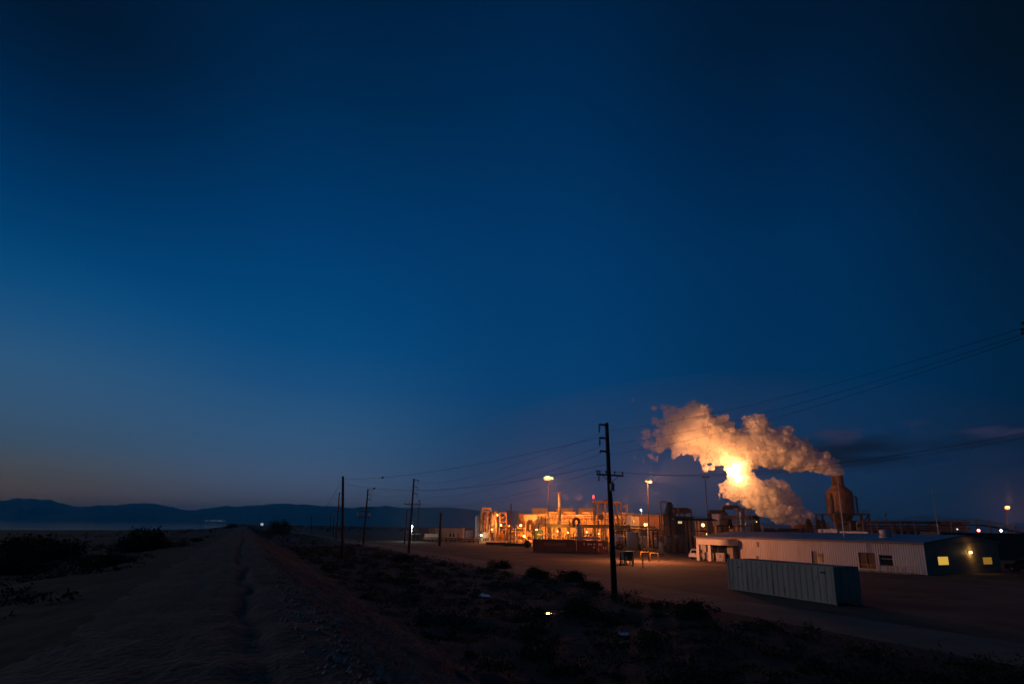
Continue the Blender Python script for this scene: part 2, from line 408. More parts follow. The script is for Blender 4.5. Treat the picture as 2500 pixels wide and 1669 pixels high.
def ridge(pts, dist, depth, seed, base=-3):
    g = np.random.default_rng(seed)
    px = np.linspace(pts[0][0], pts[-1][0], 900)
    py = np.interp(px, [p[0] for p in pts], [p[1] for p in pts])
    py = py + fbm2(px * 0.05, px * 0 + seed, 5, seed) * 1.5
    P = [at(a, c, dist) for a, c in zip(px, py)]
    vs, fs = [], []; R = 12
    for p in P:
        h = max(1.0, p.z - base); sc = math.hypot(p.x, p.y)
        for r in range(R):
            f = r / (R - 2)                  # 0 foot .. 1 crest, last row the back foot
            if r == R - 1: k, hh = 1.35, 0
            else: k, hh = f, f ** 1.3
            dd = dist - depth * (1 - k); q = dd / dist
            x, y = p.x * q, p.y * q
            n = float(fbm2(np.array([x / 420]), np.array([y / 420]), 4, seed + 9)[0]) * 0.20 * math.sin(math.pi * min(1, f)) if r < R - 1 else 0
            vs.append((x, y, base + h * max(0, hh * (1 if f >= 1 else q ** 0) + n)))
    n = len(P)
    for i in range(n - 1):
        for r in range(R - 1): o = i * R + r; fs.append((o, o + R, o + R + 1, o + 1))
    mb = MB(); mb.add(vs, fs, True); return mb
for nm, mbx in (('mountains', ridge(RIDGE_A, 8200, 1300, 3)), ('mountains', ridge(RIDGE_B, 10400, 1700, 4))):
    o = mbx.build(nm, m_mtn); o['kind'] = 'structure'

# ------------------------------------------------------------------ air: far things fade to blue
m_haze = bpy.data.materials.new('air'); m_haze.use_nodes = True
t = m_haze.node_tree; t.nodes.clear(); vo = t.nodes.new('ShaderNodeVolumePrincipled'); ou = t.nodes.new('ShaderNodeOutputMaterial')
vo.inputs['Color'].default_value = (0.05, 0.62, 1.0, 1); vo.inputs['Density'].default_value = HAZE = 1.2e-4
t.links.new(vo.outputs[0], ou.inputs['Volume'])
mb = MB(); mb.box(-13500, 14500, -600, 13800, -5.0, 365)
hzb = mb.build('haze', m_haze); hzb['kind'] = 'stuff'
# ------------------------------------------------------------------ steam
import openvdb
def puffs(seeds, g, levels=((0.42, 16), (0.42, 9))):
    """each big sphere carries smaller ones on its skin, and those smaller ones again"""
    out = list(seeds); cur = seeds
    for k, cnt in levels:
        nxt = []
        for (x, y, z, r) in cur:
            for _ in range(cnt):
                v = g.normal(size=3); v /= np.linalg.norm(v); rr = r * k * g.uniform(0.6, 1.2)
                d = r - rr * g.uniform(0.15, 0.6)
                nxt.append((x + v[0] * d, y + v[1] * d * 0.9, z + v[2] * d, rr))
        out += nxt; cur = nxt
    return out
def steam_mesh(name, spheres, vox, seed, wisp=None, bill=1.0):
    g = np.random.default_rng(seed); S = np.array(spheres)
    lo = (S[:, :3] - S[:, 3:]).min(0) - 2.0; hi = (S[:, :3] + S[:, 3:]).max(0) + 2.0
    shp = tuple(((hi - lo) / vox).astype(int) + 1)
    D = np.full(shp, 3.0, np.float32)
    ax = [lo[i] + np.arange(shp[i]) * vox for i in range(3)]
    for x, y, z, r in spheres:
        R = r + 1.5; sl = []
        for i, c in enumerate((x, y, z)):
            a = max(0, int((c - R - lo[i]) / vox)); b = min(shp[i], int((c + R - lo[i]) / vox) + 2); sl.append(slice(a, b))
        if any(q.stop <= q.start for q in sl): continue
        dx, dy, dz = (ax[i][sl[i]] - c for i, c in enumerate((x, y, z)))
        d = np.sqrt(dx[:, None, None] ** 2 + dy[None, :, None] ** 2 + dz[None, None, :] ** 2) - r
        v = D[tuple(sl)]; np.minimum(v, d.astype(np.float32), out=v)
    for cell, amp in ((2.6, 0.55), (1.3, 0.34), (0.65, 0.2)):
        D -= bill * amp * (np.abs(vnoise(shp, cell / vox, g)) * 2 - 0.6)
    if wisp is not None:
        W = wisp(ax[0][:, None, None], ax[1][None, :, None], ax[2][None, None, :]).astype(np.float32)
        nn = 0
        for cell, amp in ((5.0, 0.8), (2.2, 0.75), (1.1, 0.6), (0.6, 0.4)): nn = nn + amp * vnoise(shp, cell / vox, g)
        D += W * (0.55 + 2.9 * nn)
    gr = openvdb.FloatGrid(background=3.0); gr.copyFromArray(D)
    p, tr, q = gr.convertToPolygons(0.0, 0.0)
    p = p * vox + lo
    me = bpy.data.meshes.new(name); f = q.astype(np.int32)
    me.vertices.add(len(p)); me.vertices.foreach_set('co', p.astype(np.float32).ravel())
    me.loops.add(f.size); me.loops.foreach_set('vertex_index', f.ravel())
    me.polygons.add(len(f)); me.polygons.foreach_set('loop_start', np.arange(0, f.size, 4, dtype=np.int32))
    me.polygons.foreach_set('use_smooth', np.ones(len(f), bool)); me.update(calc_edges=True)
    return me
def steam_mat(name, dens, skin, aniso=0.2, thin=None):
    """water droplets: a bright scattering volume and a faint milky skin; thin = (x from, x to, end density)"""
    m = bpy.data.materials.new(name); m.use_nodes = True; t = m.node_tree; t.nodes.clear()
    ou = t.nodes.new('ShaderNodeOutputMaterial')
    v = t.nodes.new('ShaderNodeVolumePrincipled'); v.inputs['Color'].default_value = (0.985, 0.985, 0.985, 1)
    v.inputs['Density'].default_value = dens; v.inputs['Anisotropy'].default_value = aniso
    tr = t.nodes.new('ShaderNodeBsdfTransparent'); df = t.nodes.new('ShaderNodeBsdfDiffuse'); df.inputs[0].default_value = (0.9, 0.9, 0.9, 1)
    tl = t.nodes.new('ShaderNodeBsdfTranslucent'); tl.inputs[0].default_value = (0.9, 0.9, 0.9, 1)
    a = t.nodes.new('ShaderNodeMixShader'); a.inputs[0].default_value = 0.5; t.links.new(df.outputs[0], a.inputs[1]); t.links.new(tl.outputs[0], a.inputs[2])
    c = t.nodes.new('ShaderNodeMixShader'); c.inputs[0].default_value = skin; t.links.new(tr.outputs[0], c.inputs[1]); t.links.new(a.outputs[0], c.inputs[2])
    if thin:
        g = t.nodes.new('ShaderNodeNewGeometry'); sx_ = t.nodes.new('ShaderNodeSeparateXYZ'); t.links.new(g.outputs['Position'], sx_.inputs[0])
        r = t.nodes.new('ShaderNodeMapRange'); t.links.new(sx_.outputs[0], r.inputs[0])
        for i, q in enumerate((thin[0], thin[1], dens, thin[2])): r.inputs[1 + i].default_value = q
        nz_ = t.nodes.new('ShaderNodeTexNoise'); nz_.inputs['Scale'].default_value = 0.35; nz_.inputs['Detail'].default_value = 4; t.links.new(g.outputs['Position'], nz_.inputs['Vector'])
        r2 = t.nodes.new('ShaderNodeMapRange'); t.links.new(nz_.outputs[0], r2.inputs[0])
        for i, q in enumerate((0.36, 0.62, 0.25, 1.5)): r2.inputs[1 + i].default_value = q
        mu = t.nodes.new('ShaderNodeMath'); mu.operation = 'MULTIPLY'; t.links.new(r.outputs[0], mu.inputs[0]); t.links.new(r2.outputs[0], mu.inputs[1])
        t.links.new(mu.outputs[0], v.inputs['Density'])
        rs_ = t.nodes.new('ShaderNodeMapRange'); t.links.new(sx_.outputs[0], rs_.inputs[0])
        for i, q in enumerate((thin[0], thin[1], skin, skin * 0.45)): rs_.inputs[1 + i].default_value = q
        t.links.new(rs_.outputs[0], c.inputs[0])
        m.cycles.volume_step_rate = 0.25
    t.links.new(v.outputs[0], ou.inputs['Volume']); t.links.new(c.outputs[0], ou.inputs['Surface'])
    return m
PD = 190.0                                   # the two big vents stand this far off
def zs(lst, drift=0.0):
    out = []
    for zx, zy, r in lst:
        p = at(1540 + zx / 4.195, 940 + zy / 4.195, PD + drift * (2140 - zx) / 2140)
        out.append((p.x, p.y, p.z, r / 4.195 * PD / 1423))
    return out
A = [(2140, 895, 52), (2085, 868, 66), (2010, 828, 78), (1920, 795, 98), (1800, 745, 118), (1660, 720, 140), (1520, 680, 158), (1400, 660, 165), (1280, 640, 165), (1150, 640, 160), (1020, 640, 165),
     (900, 590, 170), (780, 520, 185), (650, 470, 185), (520, 440, 165), (420, 480, 140), (1330, 400, 88), (1240, 400, 88), (1290, 480, 120), (1560, 500, 82), (1600, 590, 90), (1460, 560, 100), (1755, 600, 52), (1790, 660, 80), (1885, 715, 48), (1990, 745, 44), (2090, 775, 34),
     (700, 320, 125), (620, 215, 42), (590, 280, 80), (900, 390, 90), (980, 420, 60), (560, 350, 120), (390, 360, 95), (760, 740, 60), (880, 740, 90), (1000, 760, 80), (640, 640, 90), (560, 600, 70), (1110, 520, 70), (1060, 800, 70), (1150, 820, 75),
     (330, 560, 95), (245, 650, 55), (200, 730, 42), (150, 590, 36), (330, 230, 36), (250, 240, 20), (165, 500, 26), (440, 690, 26), (770, 850, 40), (820, 830, 26), (430, 250, 40), (380, 215, 26)]
B = [(1795, 1350, 70), (1730, 1340, 80), (1640, 1335, 88), (1560, 1320, 85), (1500, 1260, 120), (1400, 1190, 140), (1540, 1080, 88), (1570, 1150, 100), (1660, 1180, 66), (1690, 1240, 70), (1300, 1130, 140), (1220, 1060, 140), (1150, 1000, 120), (1440, 1015, 58), (1400, 1060, 80), (1060, 1090, 84),
     (1110, 920, 105), (1150, 860, 85), (1010, 1120, 62), (935, 1140, 26), (985, 1170, 34), (1190, 1180, 56), (1040, 1000, 50), (1100, 830, 60), (1520, 1350, 60), (1700, 1385, 40), (1600, 1385, 36), (1780, 1390, 36)]
gA = np.random.default_rng(21)
SA = puffs(zs(A, 6), gA); SB = puffs(zs(B, 0), gA)
xw0, xw1 = at(1540 + 1050 / 4.195, 1100, PD).x, at(1540 + 120 / 4.195, 1100, PD).x
meA = steam_mesh('steam_plume', SA, 0.28, 5, wisp=lambda x, y, z: np.clip((xw0 - x) / (xw0 - xw1), 0, 1) ** 1.1 * 0.85 + 0 * y + 0 * z)
xb0, xb1 = at(1540 + 1130 / 4.195, 1100, PD).x, at(1540 + 930 / 4.195, 1100, PD).x
meB = steam_mesh('steam_plume', SB, 0.28, 6, wisp=lambda x, y, z: np.clip((xb0 - x) / (xb0 - xb1), 0, 1) * 0.5 + 0 * y + 0 * z)
m_steam = steam_mat('steam', 0.6, 0.32, thin=(xw0, xw1, 0.10))
m_steam2 = steam_mat('steam_low', 0.6, 0.28)
for me, lb, ms in ((meA, 'long billowing white steam plume drifting from the rusty stack', m_steam), (meB, 'glowing white steam plume rising from the low orange vent to the lit floodlight', m_steam2)):
    me.materials.append(ms); o = bpy.data.objects.new('steam_plume', me); COL.objects.link(o); tag(o, lb, 'steam', 'steam plumes over the plant')
print('steam', len(meA.polygons), len(meB.polygons))
# ------------------------------------------------------------------ common metals and paints
m_wood = mat('weathered_pole_wood', (0.10, 0.062, 0.04), 0.9, var=0.4, scale=3, streak=True, bump=0.4, bscale=6, spec=0.15)
m_wire = mat('wire', (0.02, 0.02, 0.022), 0.6)
m_ins = mat('insulator_glaze', (0.06, 0.05, 0.05), 0.3)
m_galv = mat('galvanised_steel', (0.42, 0.43, 0.44), 0.5, 0.3, var=0.2, scale=2)
m_steel = mat('grey_steel', (0.20, 0.20, 0.20), 0.6, 0.2, var=0.25, scale=1.5, dirt=(0.12, 0.06, 0.03))
m_dark = mat('dark_steel', (0.055, 0.05, 0.048), 0.6, 0.2, var=0.3, scale=1.5, dirt=(0.09, 0.045, 0.02))
m_cream = mat('cream_paint', (0.62, 0.52, 0.38), 0.6, var=0.22, scale=0.5, dirt=(0.38, 0.26, 0.15), bump=0.15, streak=True)
m_white = mat('white_paint', (0.72, 0.70, 0.66), 0.5, var=0.12, scale=0.6, dirt=(0.5, 0.42, 0.32), dlo=0.58, dhi=0.8)
m_rust = mat('rusty_steel', (0.24, 0.105, 0.05), 0.85, var=0.45, scale=0.9, dirt=(0.10, 0.05, 0.03))
m_tan = mat('tan_pipe', (0.36, 0.23, 0.13), 0.65, var=0.3, scale=0.8, dirt=(0.2, 0.1, 0.05))
m_silver = mat('aluminium_jacket', (0.62, 0.60, 0.57), 0.42, 0.55, var=0.2, scale=1.4, dirt=(0.32, 0.22, 0.15))
m_yel = mat('safety_yellow', (0.62, 0.36, 0.03), 0.55, var=0.2, scale=2)
m_green = mat('green_enamel', (0.10, 0.22, 0.14), 0.5, var=0.2)
m_conc = mat('concrete', (0.34, 0.31, 0.27), 0.9, var=0.25, scale=0.8, bump=0.2)
m_black = mat('black_rubber', (0.02, 0.02, 0.02), 0.8, var=0.1)
m_glassd = mat('dark_glass', (0.015, 0.02, 0.025), 0.08, var=0.05, spec=0.6)

# ------------------------------------------------------------------ utility poles
AZ_BN = math.atan2(BN[1], BN[0])
def wpole(bpx, bpy, tpx, tpy, label, z=0.0, y=None, r=(0.20, 0.13), cat='utility pole', group='wooden utility poles along the dirt road', name='utility_pole'):
    b = gnd(bpx, bpy, z)
    if y is not None: b = at(bpx, bpy, y)
    zg = ground_z(b.x, b.y); top = at(tpx, tpy, b.y)
    t = thing(name, label, cat, (b.x, b.y, zg - 0.25), 0, group)
    tl = Vector((top.x - b.x, 0, top.z - zg + 0.25))
    mb = MB(); mb.tube([(0, 0, 0), tl * 0.5, tl * 0.995, tl], [r[0], (r[0] + r[1]) / 2, r[1], r[1] * 0.8], 12); mb.build('shaft', m_wood, t)
    t['h'] = tl.z
    return t, tl
def onpole(tl, f): return tl * f
def ins_string(t, p, n=4, s=1.0):
    mb = MB(); prof = [(0.015, 0.0)]
    for i in range(n):
        o = -0.10 * s - i * 0.15 * s; prof += [(0.03 * s, o + 0.05 * s), (0.11 * s, o), (0.11 * s, o - 0.03 * s), (0.035 * s, o - 0.05 * s)]
    prof += [(0.015, -0.15 * s * n - 0.1 * s)]
    mb.lathe(prof, p, 10); return mb.build('insulator', m_ins, t)
def ins_pin(t, p, s=1.0):
    return MB().lathe([(0.02, 0), (0.025, 0.08 * s), (0.075 * s, 0.1 * s), (0.085 * s, 0.16 * s), (0.045 * s, 0.2 * s), (0.06 * s, 0.26 * s), (0.02, 0.28 * s)], p, 10).build('insulator', m_ins, t)
def stub_arms(t, tl, fr, side, ln=0.75, hang=True, d=None):
    d = d or Vector((BN[0], BN[1], 0)); tips = []
    for i, f in enumerate(fr):
        c = tl * f; e = c + d * (side * ln) + Vector((0, 0, 0.04))
        MB().bar(c - d * side * 0.16, e, 0.11, 0.13).build('arm', m_wood, t)
        if hang and (hang is True or i in hang):
            ins_string(t, e + Vector((0, 0, -0.06)), 4, 0.9); tips.append(e + Vector((0, 0, -0.75)))
        else:
            ins_string(t, e + Vector((0, 0, -0.04)), 1, 0.9); tips.append(e + Vector((0, 0, -0.25)))
    return [Vector(t.location) + p for p in tips]
def crossarm(t, tl, f, half, pins, brace=True, d=None, off=0.17):
    d = d or Vector((BN[0], BN[1], 0)); n = Vector((d.y, -d.x, 0)) * off; c = tl * f + n
    MB().bar(c - d * half, c + d * half, 0.10, 0.13).build('crossarm', m_wood, t)
    if brace:
        for s in (-1, 1):
            MB().bar(c + d * s * half * 0.62 + n * 0.3 + Vector((0, 0, -0.05)), tl * f + n * 0.9 + Vector((0, 0, -0.62)), 0.045, 0.03).build('brace', m_wood, t)
    out = []
    for k in pins:
        p = c + d * k * half + Vector((0, 0, 0.065)); ins_pin(t, p); out.append(Vector(t.location) + p + Vector((0, 0, 0.25)))
    return out
def can(t, p, r=0.22, h=0.75, m=None):
    mb = MB(); mb.lathe([(r * 0.9, 0), (r, 0.03), (r, h - 0.05), (r * 0.7, h), (r * 0.25, h + 0.02)], p, 16)
    mb.tube([(p[0], p[1], p[2] + h), (p[0], p[1], p[2] + h + 0.22)], 0.05, 8)
    return mb.build('transformer', m or m_galv, t)

pA, tA = wpole(1500, 1462, 1481, 1032, 'tall wooden pole nearest the camera with long crossarm and grey transformer', z=-0.2, r=(0.21, 0.145))
dBN = Vector((BN[0], BN[1], 0))
A_tip = stub_arms(pA, tA, (0.984, 0.905, 0.828), -1, 0.72, hang=(0, 1))
A_pin = crossarm(pA, tA, 0.692, 1.25, (-0.96, -0.78, -0.3, 0.35, 0.95))
can(pA, tuple(tA * 0.60 + Vector((0.16, -0.30, 0))), 0.19, 0.62)
MB().tube([tA * 0.035 + Vector((0.2, -0.06, 0)), tA * 0.25 + Vector((0.19, -0.06, 0)), tA * 0.52 + Vector((0.17, -0.06, 0)), tA * 0.585 + Vector((0.14, -0.1, 0))], 0.045, 8).build('conduit', m_galv, pA)
ins_string(pA, tA * 0.69 + dBN * -1.05 + Vector((0.07, -0.15, -0.05)), 3, 0.9)

# its neighbour just outside the right edge: only its arms reach into the picture
bR = at(2538, 780, 19.6); zR = ground_z(bR.x, bR.y)
pR = thing('utility_pole', 'pole at the right edge of the picture with only its arm tips in view', 'utility pole', (bR.x, bR.y, zR - 0.2), 0, 'wooden utility poles along the dirt road')
hR = at(2524, 770, 19.6).z - zR + 0.2; tR = Vector((0.0, 0, hR))
MB().tube([(0, 0, 0), tR * 0.5, tR], [0.21, 0.18, 0.15], 12).build('shaft', m_wood, pR)
armd = Vector((-0.80, -0.60, 0))
R_tip = []
for py in (790, 806, 815):
    z = at(2500, py, 19.4).z - pR.location.z; e = Vector((0, 0, z)) + Vector((at(2494.5, py, 19.3).x - bR.x, -0.3, 0))
    MB().bar((0, 0, z), e, 0.05, 0.06).build('arm', m_wood, pR); ins_string(pR, e, 1, 0.35); R_tip.append(Vector(pR.location) + e + Vector((0, 0, -0.2)))
R_pin = crossarm(pR, tR, 0.66, 0.6, (-0.95, -0.5, 0.4, 0.95))

pB, tB = wpole(997.5, 1349, 1010.8, 1168, 'second wooden pole from the camera with short hooks and one wide crossarm', r=(0.24, 0.15))
B_tip = stub_arms(pB, tB, (0.985, 0.89, 0.80), 1, 0.9)
B_pin = crossarm(pB, tB, 0.655, 1.65, (-0.96, -0.4, 0.45, 0.96))
pC, tC = wpole(887, 1325, 898.6, 1193, 'wooden pole carrying two crossarms and a bank of grey transformers', r=(0.26, 0.17), z=-0.4, y=152)
C_tip = stub_arms(pC, tC, (0.985, 0.9, 0.815), 1, 0.95)
crossarm(pC, tC, 0.66, 1.7, (-0.95, 0.95)); crossarm(pC, tC, 0.60, 1.6, (-0.95, 0.3))
for k, s in ((-1.7, 0.95), (-1.15, 0.9), (1.0, 0.95)): can(pC, tuple(tC * 0.505 + dBN * k + Vector((0, -0.25, 0))), 0.27, 0.95)
MB().bar(tC * 0.50 - dBN * 2.0, tC * 0.50 + dBN * 1.4, 0.1, 0.16).build('transformer_rack', m_wood, pC)
pD, tD = wpole(820.5, 1315, 828.7, 1201, 'slim wooden pole seen just left of the bare pole with three short hooks', r=(0.25, 0.17), y=198)
D_tip = stub_arms(pD, tD, (0.985, 0.85, 0.72), 1, 0.95)
crossarm(pD, tD, 0.6, 1.6, (-0.95, 0.95))
pE, tE = wpole(838.3, 1334, 837.5, 1162, 'bare thick wooden pole without any arms standing on the scrub slope', y=96, r=(0.25, 0.19))
pF, tF = wpole(1017.7, 1321, 1023.5, 1220, 'thin wooden pole directly behind the crossarm pole near the white lamp', y=203, r=(0.2, 0.14))
crossarm(pF, tF, 0.985, 0.5, (-0.9, 0.9), brace=False)
pG, tG = wpole(987, 1328, 994, 1244, 'short bare pole left of the white lamp beside the dirt road', y=168, r=(0.2, 0.13))
pH, tH = wpole(1073, 1333, 1076, 1250.5, 'short stout bare pole in front of the pink tank box', y=152, r=(0.34, 0.25))
pI, tI = wpole(1245.7, 1327, 1248, 1228.5, 'bare dark pole between the tall module and the curved ducts', y=186, r=(0.29, 0.22))
pJ, tJ = wpole(813, 1311, 816, 1255, 'low thin pole far off behind the bare thick pole', y=232, r=(0.2, 0.13))
pK, tK = wpole(759.5, 1303, 760, 1257, 'far off pole with a small crossarm in front of the hills', y=330, r=(0.26, 0.18))
crossarm(pK, tK, 0.95, 1.5, (-0.95, 0.95), brace=False)
pL, tL = wpole(806, 1296, 807, 1256, 'tiny far off pole standing on the horizon scrub', y=420, r=(0.26, 0.18))

# ------------------------------------------------------------------ wires
def wire(p, q, sag, label, r=0.0095, beads=(), group='power lines between the poles', name='power_line'):
    p, q = Vector(p), Vector(q); n = 22
    pts = [p.lerp(q, i / n) + Vector((0, 0, -4 * sag * (i / n) * (1 - i / n))) for i in range(n + 1)]
    t = thing(name, label, 'power line' if name == 'power_line' else 'guy wire', tuple(p), 0, group)
    mb = MB(); mb.tube([v - p for v in pts], r, 5)
    mb.build('cable', m_wire, t)
    for f in beads:
        c = p.lerp(q, f) + Vector((0, 0, -4 * sag * f * (1 - f))) - p; d = (q - p).normalized()
        MB().tube([c - d * 0.32, c - d * 0.2, c + d * 0.2, c + d * 0.32], [0.03, 0.14, 0.14, 0.03], 8).build('strain_insulator', m_ins, t)
    return t
nm3 = ('top', 'middle', 'bottom')
AL = Vector(pA.location)
A_r = [AL + tA * f + Vector((0.1, 0, 0)) for f in (0.955, 0.872, 0.812)]
for i in range(3):
    wire(R_tip[i], A_r[i], 0.55, f'{nm3[i]} wire crossing the steam from the right edge to the nearest tall pole', r=0.0085)
    wire(A_tip[i], B_tip[i], 1.1, f'{nm3[i]} wire from the nearest tall pole to the second pole')
    wire(B_tip[i], C_tip[i], 0.5, f'{nm3[i]} wire from the second pole to the transformer bank pole')
    wire(C_tip[i], D_tip[i], 0.5, f'{nm3[i]} wire from the transformer bank pole to the slim pole')
for i in range(4):
    wire(R_pin[i], A_pin[(0, 1, 3, 4)[i]], 0.9, f'{("outermost", "second", "third", "innermost")[i]} thin lower wire from the right edge to the long crossarm', r=0.0055)
    wire(A_pin[(0, 1, 3, 4)[i]], B_pin[i], 1.5, f'{("outermost", "second", "third", "innermost")[i]} thin lower wire from the long crossarm to the second pole', r=0.006)
EL = Vector(pE.location)
wire(EL + tE * 0.965, AL + tA * 0.925, 0.9, 'upper span with a dark bead from the bare thick pole to the nearest tall pole', r=0.015, beads=(0.27,))
wire(EL + tE * 0.915, AL + tA * 0.757, 1.6, 'lower span with a dark bead from the bare thick pole to the nearest tall pole', r=0.015, beads=(0.22,))
ga = gnd(737, 1327)
wire(EL + tE * 0.96, (ga.x, ga.y, ground_z(ga.x, ga.y)), 0.0, 'slanting stay wire running down left from the bare thick pole', r=0.022, group=None, name='guy_wire')

# ------------------------------------------------------------------ helpers for things set out square to the view
class Fr:
    """local frame of a thing: x to the right, y away from the camera, z up; px helpers give metres"""
    def __init__(s, px, y, z0=0.0): s.o = Vector((X(px, y), y, z0)); s.y = y
    def x(s, px, dy=0): return X(px, s.y + dy) - s.o.x
    def z(s, px, py, dy=0): return Z(px, py, s.y + dy) - s.o.z
    def p(s, px, py, dy=0): a = at(px, py, s.y + dy); return a - s.o
    @property
    def m(s): return s.y / 1423.0
class Face:
    """a standing plane through two ground points; hit() gives metres along it and height"""
    def __init__(s, P, Q):
        s.P = Vector((P[0], P[1], 0)); d = Vector((Q[0] - P[0], Q[1] - P[1], 0)); s.L = d.length; s.d = d / s.L
        s.n = Vector((-s.d.y, s.d.x, 0)); s.rz = math.atan2(s.d.y, s.d.x)
    def hit(s, px, py):
        r = ray(px, py); k = (s.P - EYE).dot(s.n) / r.dot(s.n); h = EYE + r * k
        return (h - s.P).dot(s.d), h.z

def railing(mb, x0, x1, y, z, h=1.05, step=1.6, t=0.05):
    n = max(1, round(abs(x1 - x0) / step))
    for i in range(n + 1): x = x0 + (x1 - x0) * i / n; mb.box(x - t / 2, x + t / 2, y - t / 2, y + t / 2, z, z + h)
    for f in (0.52, 1.0): mb.box(x0, x1, y - t / 2.2, y + t / 2.2, z + h * f - t, z + h * f)
    return mb
def railing_y(mb, y0, y1, x, z, h=1.05, step=1.6, t=0.05):
    n = max(1, round(abs(y1 - y0) / step))
    for i in range(n + 1): y = y0 + (y1 - y0) * i / n; mb.box(x - t / 2, x + t / 2, y - t / 2, y + t / 2, z, z + h)
    for f in (0.52, 1.0): mb.box(x - t / 2.2, x + t / 2.2, y0, y1, z + h * f - t, z + h * f)
    return mb
def ladder(mb, x, y, z0, z1, w=0.45):
    for s in (-1, 1): mb.box(x + s * w / 2 - 0.025, x + s * w / 2 + 0.025, y - 0.025, y + 0.025, z0, z1)
    z = z0 + 0.3
    while z < z1: mb.box(x - w / 2, x + w / 2, y - 0.015, y + 0.015, z, z + 0.03); z += 0.34
    return mb
def bend(p, q, corner, r, n=6):             # rounded corner points for a pipe
    p, q, c = Vector(p), Vector(q), Vector(corner)
    a = c + (p - c).normalized() * r; b = c + (q - c).normalized() * r
    return [a.lerp(c, i / n).lerp(c.lerp(b, i / n), i / n) for i in range(n + 1)]
def pipe_pts(pts, r):
    pts = [Vector(p) for p in pts]; out = [pts[0]]
    for i in range(1, len(pts) - 1): out += bend(pts[i - 1], pts[i + 1], pts[i], r)
    return out + [pts[-1]]
def frame_tower(t, x0, x1, y0, y1, zl, w=0.28, m=None, brace=True, posts_x=None, name='post'):
    """columns as posts, beams at each level, one diagonal per bay"""
    m = m or m_cream; xs = posts_x or [x0, x1]
    for x in xs:
        for y in (y0, y1): MB().box(x - w / 2, x + w / 2, y - w / 2, y + w / 2, 0, zl[-1]).build(name, m, t)
    for z in zl:
        mb = MB()
        for y in (y0, y1): mb.box(x0 - w / 2, x1 + w / 2, y - w * 0.4, y + w * 0.4, z - w, z - 0.003)
        for x in xs: mb.box(x - w * 0.38, x + w * 0.38, y0 + w / 2, y1 - w / 2, z - w * 0.95, z - 0.02)
        mb.build('beam', m, t)
    if brace:
        mb = MB(); zz = [0.2] + list(zl)
        for i in range(len(xs) - 1):
            for j in range(len(zz) - 1):
                if (i + j) % 2 == 0: mb.bar((xs[i], y0, zz[j]), (xs[i + 1], y0, zz[j + 1] - w), w * 0.45)
        if mb.v: mb.build('brace', m, t)
# ------------------------------------------------------------------ the grey shipping container in front
m_cont = mat('weathered_container_paint', (0.46, 0.40, 0.315), 0.7, var=0.2, scale=0.9, dirt=(0.09, 0.055, 0.04), streak=True, dscale=3.6, dlo=0.55, dhi=0.72, bump=0.15)
m_contd = mat('container_door_paint', (0.46, 0.36, 0.23), 0.7, var=0.3, scale=1.2, dirt=(0.06, 0.04, 0.03), streak=True)
def container(P, Q, label, m, md, group, h=2.6, dep=2.44, door_end='right', name='shipping_container', pitch=0.56, roof=None):
    f = Face(P, Q); Lc = f.L
    t = thing(name, label, 'shipping container', (f.P.x, f.P.y, ground_z(*(f.P + f.d * Lc / 2 + f.n * 1.2).xy)), f.rz, group)
    z0, z1 = 0.16, h
    MB().corr((0.16, 0.04), (Lc - 0.16, 0.04), z0, z1 - 0.1, pitch, 0.036).build('side_panel', m, t)
    MB().corr((Lc - 0.16, dep - 0.04), (0.16, dep - 0.04), z0, z1 - 0.1, pitch, 0.036).build('side_panel', m, t)
    for y in (0, dep - 0.08):
        MB().box(0.16, Lc - 0.16, y, y + 0.08, 0.04, z0).build('bottom_rail', m, t)
        MB().box(0.16, Lc - 0.16, y, y + 0.07, z1 - 0.1, z1).build('top_rail', m, t)
    for x in (0, Lc - 0.16):
        for y in (0, dep - 0.16): MB().box(x, x + 0.16, y, y + 0.16, 0.0, h, 0.01).build('corner_post', m, t)
    mb = MB(); k = int(Lc / 0.3)
    for i in range(k): mb.box(i * Lc / k + 0.02, (i + 1) * Lc / k - 0.05, 0.08, dep - 0.08, h - 0.05, h - 0.02 + 0.012 * (i % 2))
    mb.box(0.05, Lc - 0.05, 0.075, dep - 0.075, h - 0.10, h - 0.055)
    mb.build('roof', roof or m, t)
    ends = {'right': (Lc, 1), 'left': (0, -1)}
    for e, (x, s) in ends.items():
        if e == door_end:
            for j in range(2):
                y0 = 0.17 + j * (dep - 0.34) / 2
                a, b = (x - 0.06 * s, x + 0.0 * s); a, b = min(a, b), max(a, b)
                dr = MB().box(a, b, y0 + 0.01, y0 + (dep - 0.34) / 2 - 0.01, z0 + 0.02, h - 0.13, 0.012).build('door', md, t)
                for q in (0.3, 0.72):
                    yy = y0 + (dep - 0.34) / 2 * q; xr = x + 0.035 * s
                    MB().tube([(xr, yy, z0), (xr, yy, h - 0.1)], 0.022, 6).build('lock_rod', m_galv, dr)
                    MB().box(min(xr, xr + 0.03 * s), max(xr, xr + 0.03 * s), yy - 0.03, yy + 0.22, 1.05, 1.10).build('handle', m_galv, dr)
            MB().box(min(x, x - 0.1 * s), max(x, x - 0.1 * s), 0.16, dep - 0.16, h - 0.12, h).build('door_header', md, t)
        else:
            MB().corr((x, 0.16) if s > 0 else (x, dep - 0.16), (x, dep - 0.16) if s > 0 else (x, 0.16), z0, h - 0.05, 0.3, 0.03).build('end_panel', m, t)
    return t, f
m_trim0 = mat('stencil_paint', (0.03, 0.03, 0.03), 0.8)
P, Q = gnd(1779, 1438), gnd(2043, 1478)
ct, cf = container(P, Q, 'weathered pale grey shipping container streaked with rust in front of the long shed', m_cont, m_contd, None)
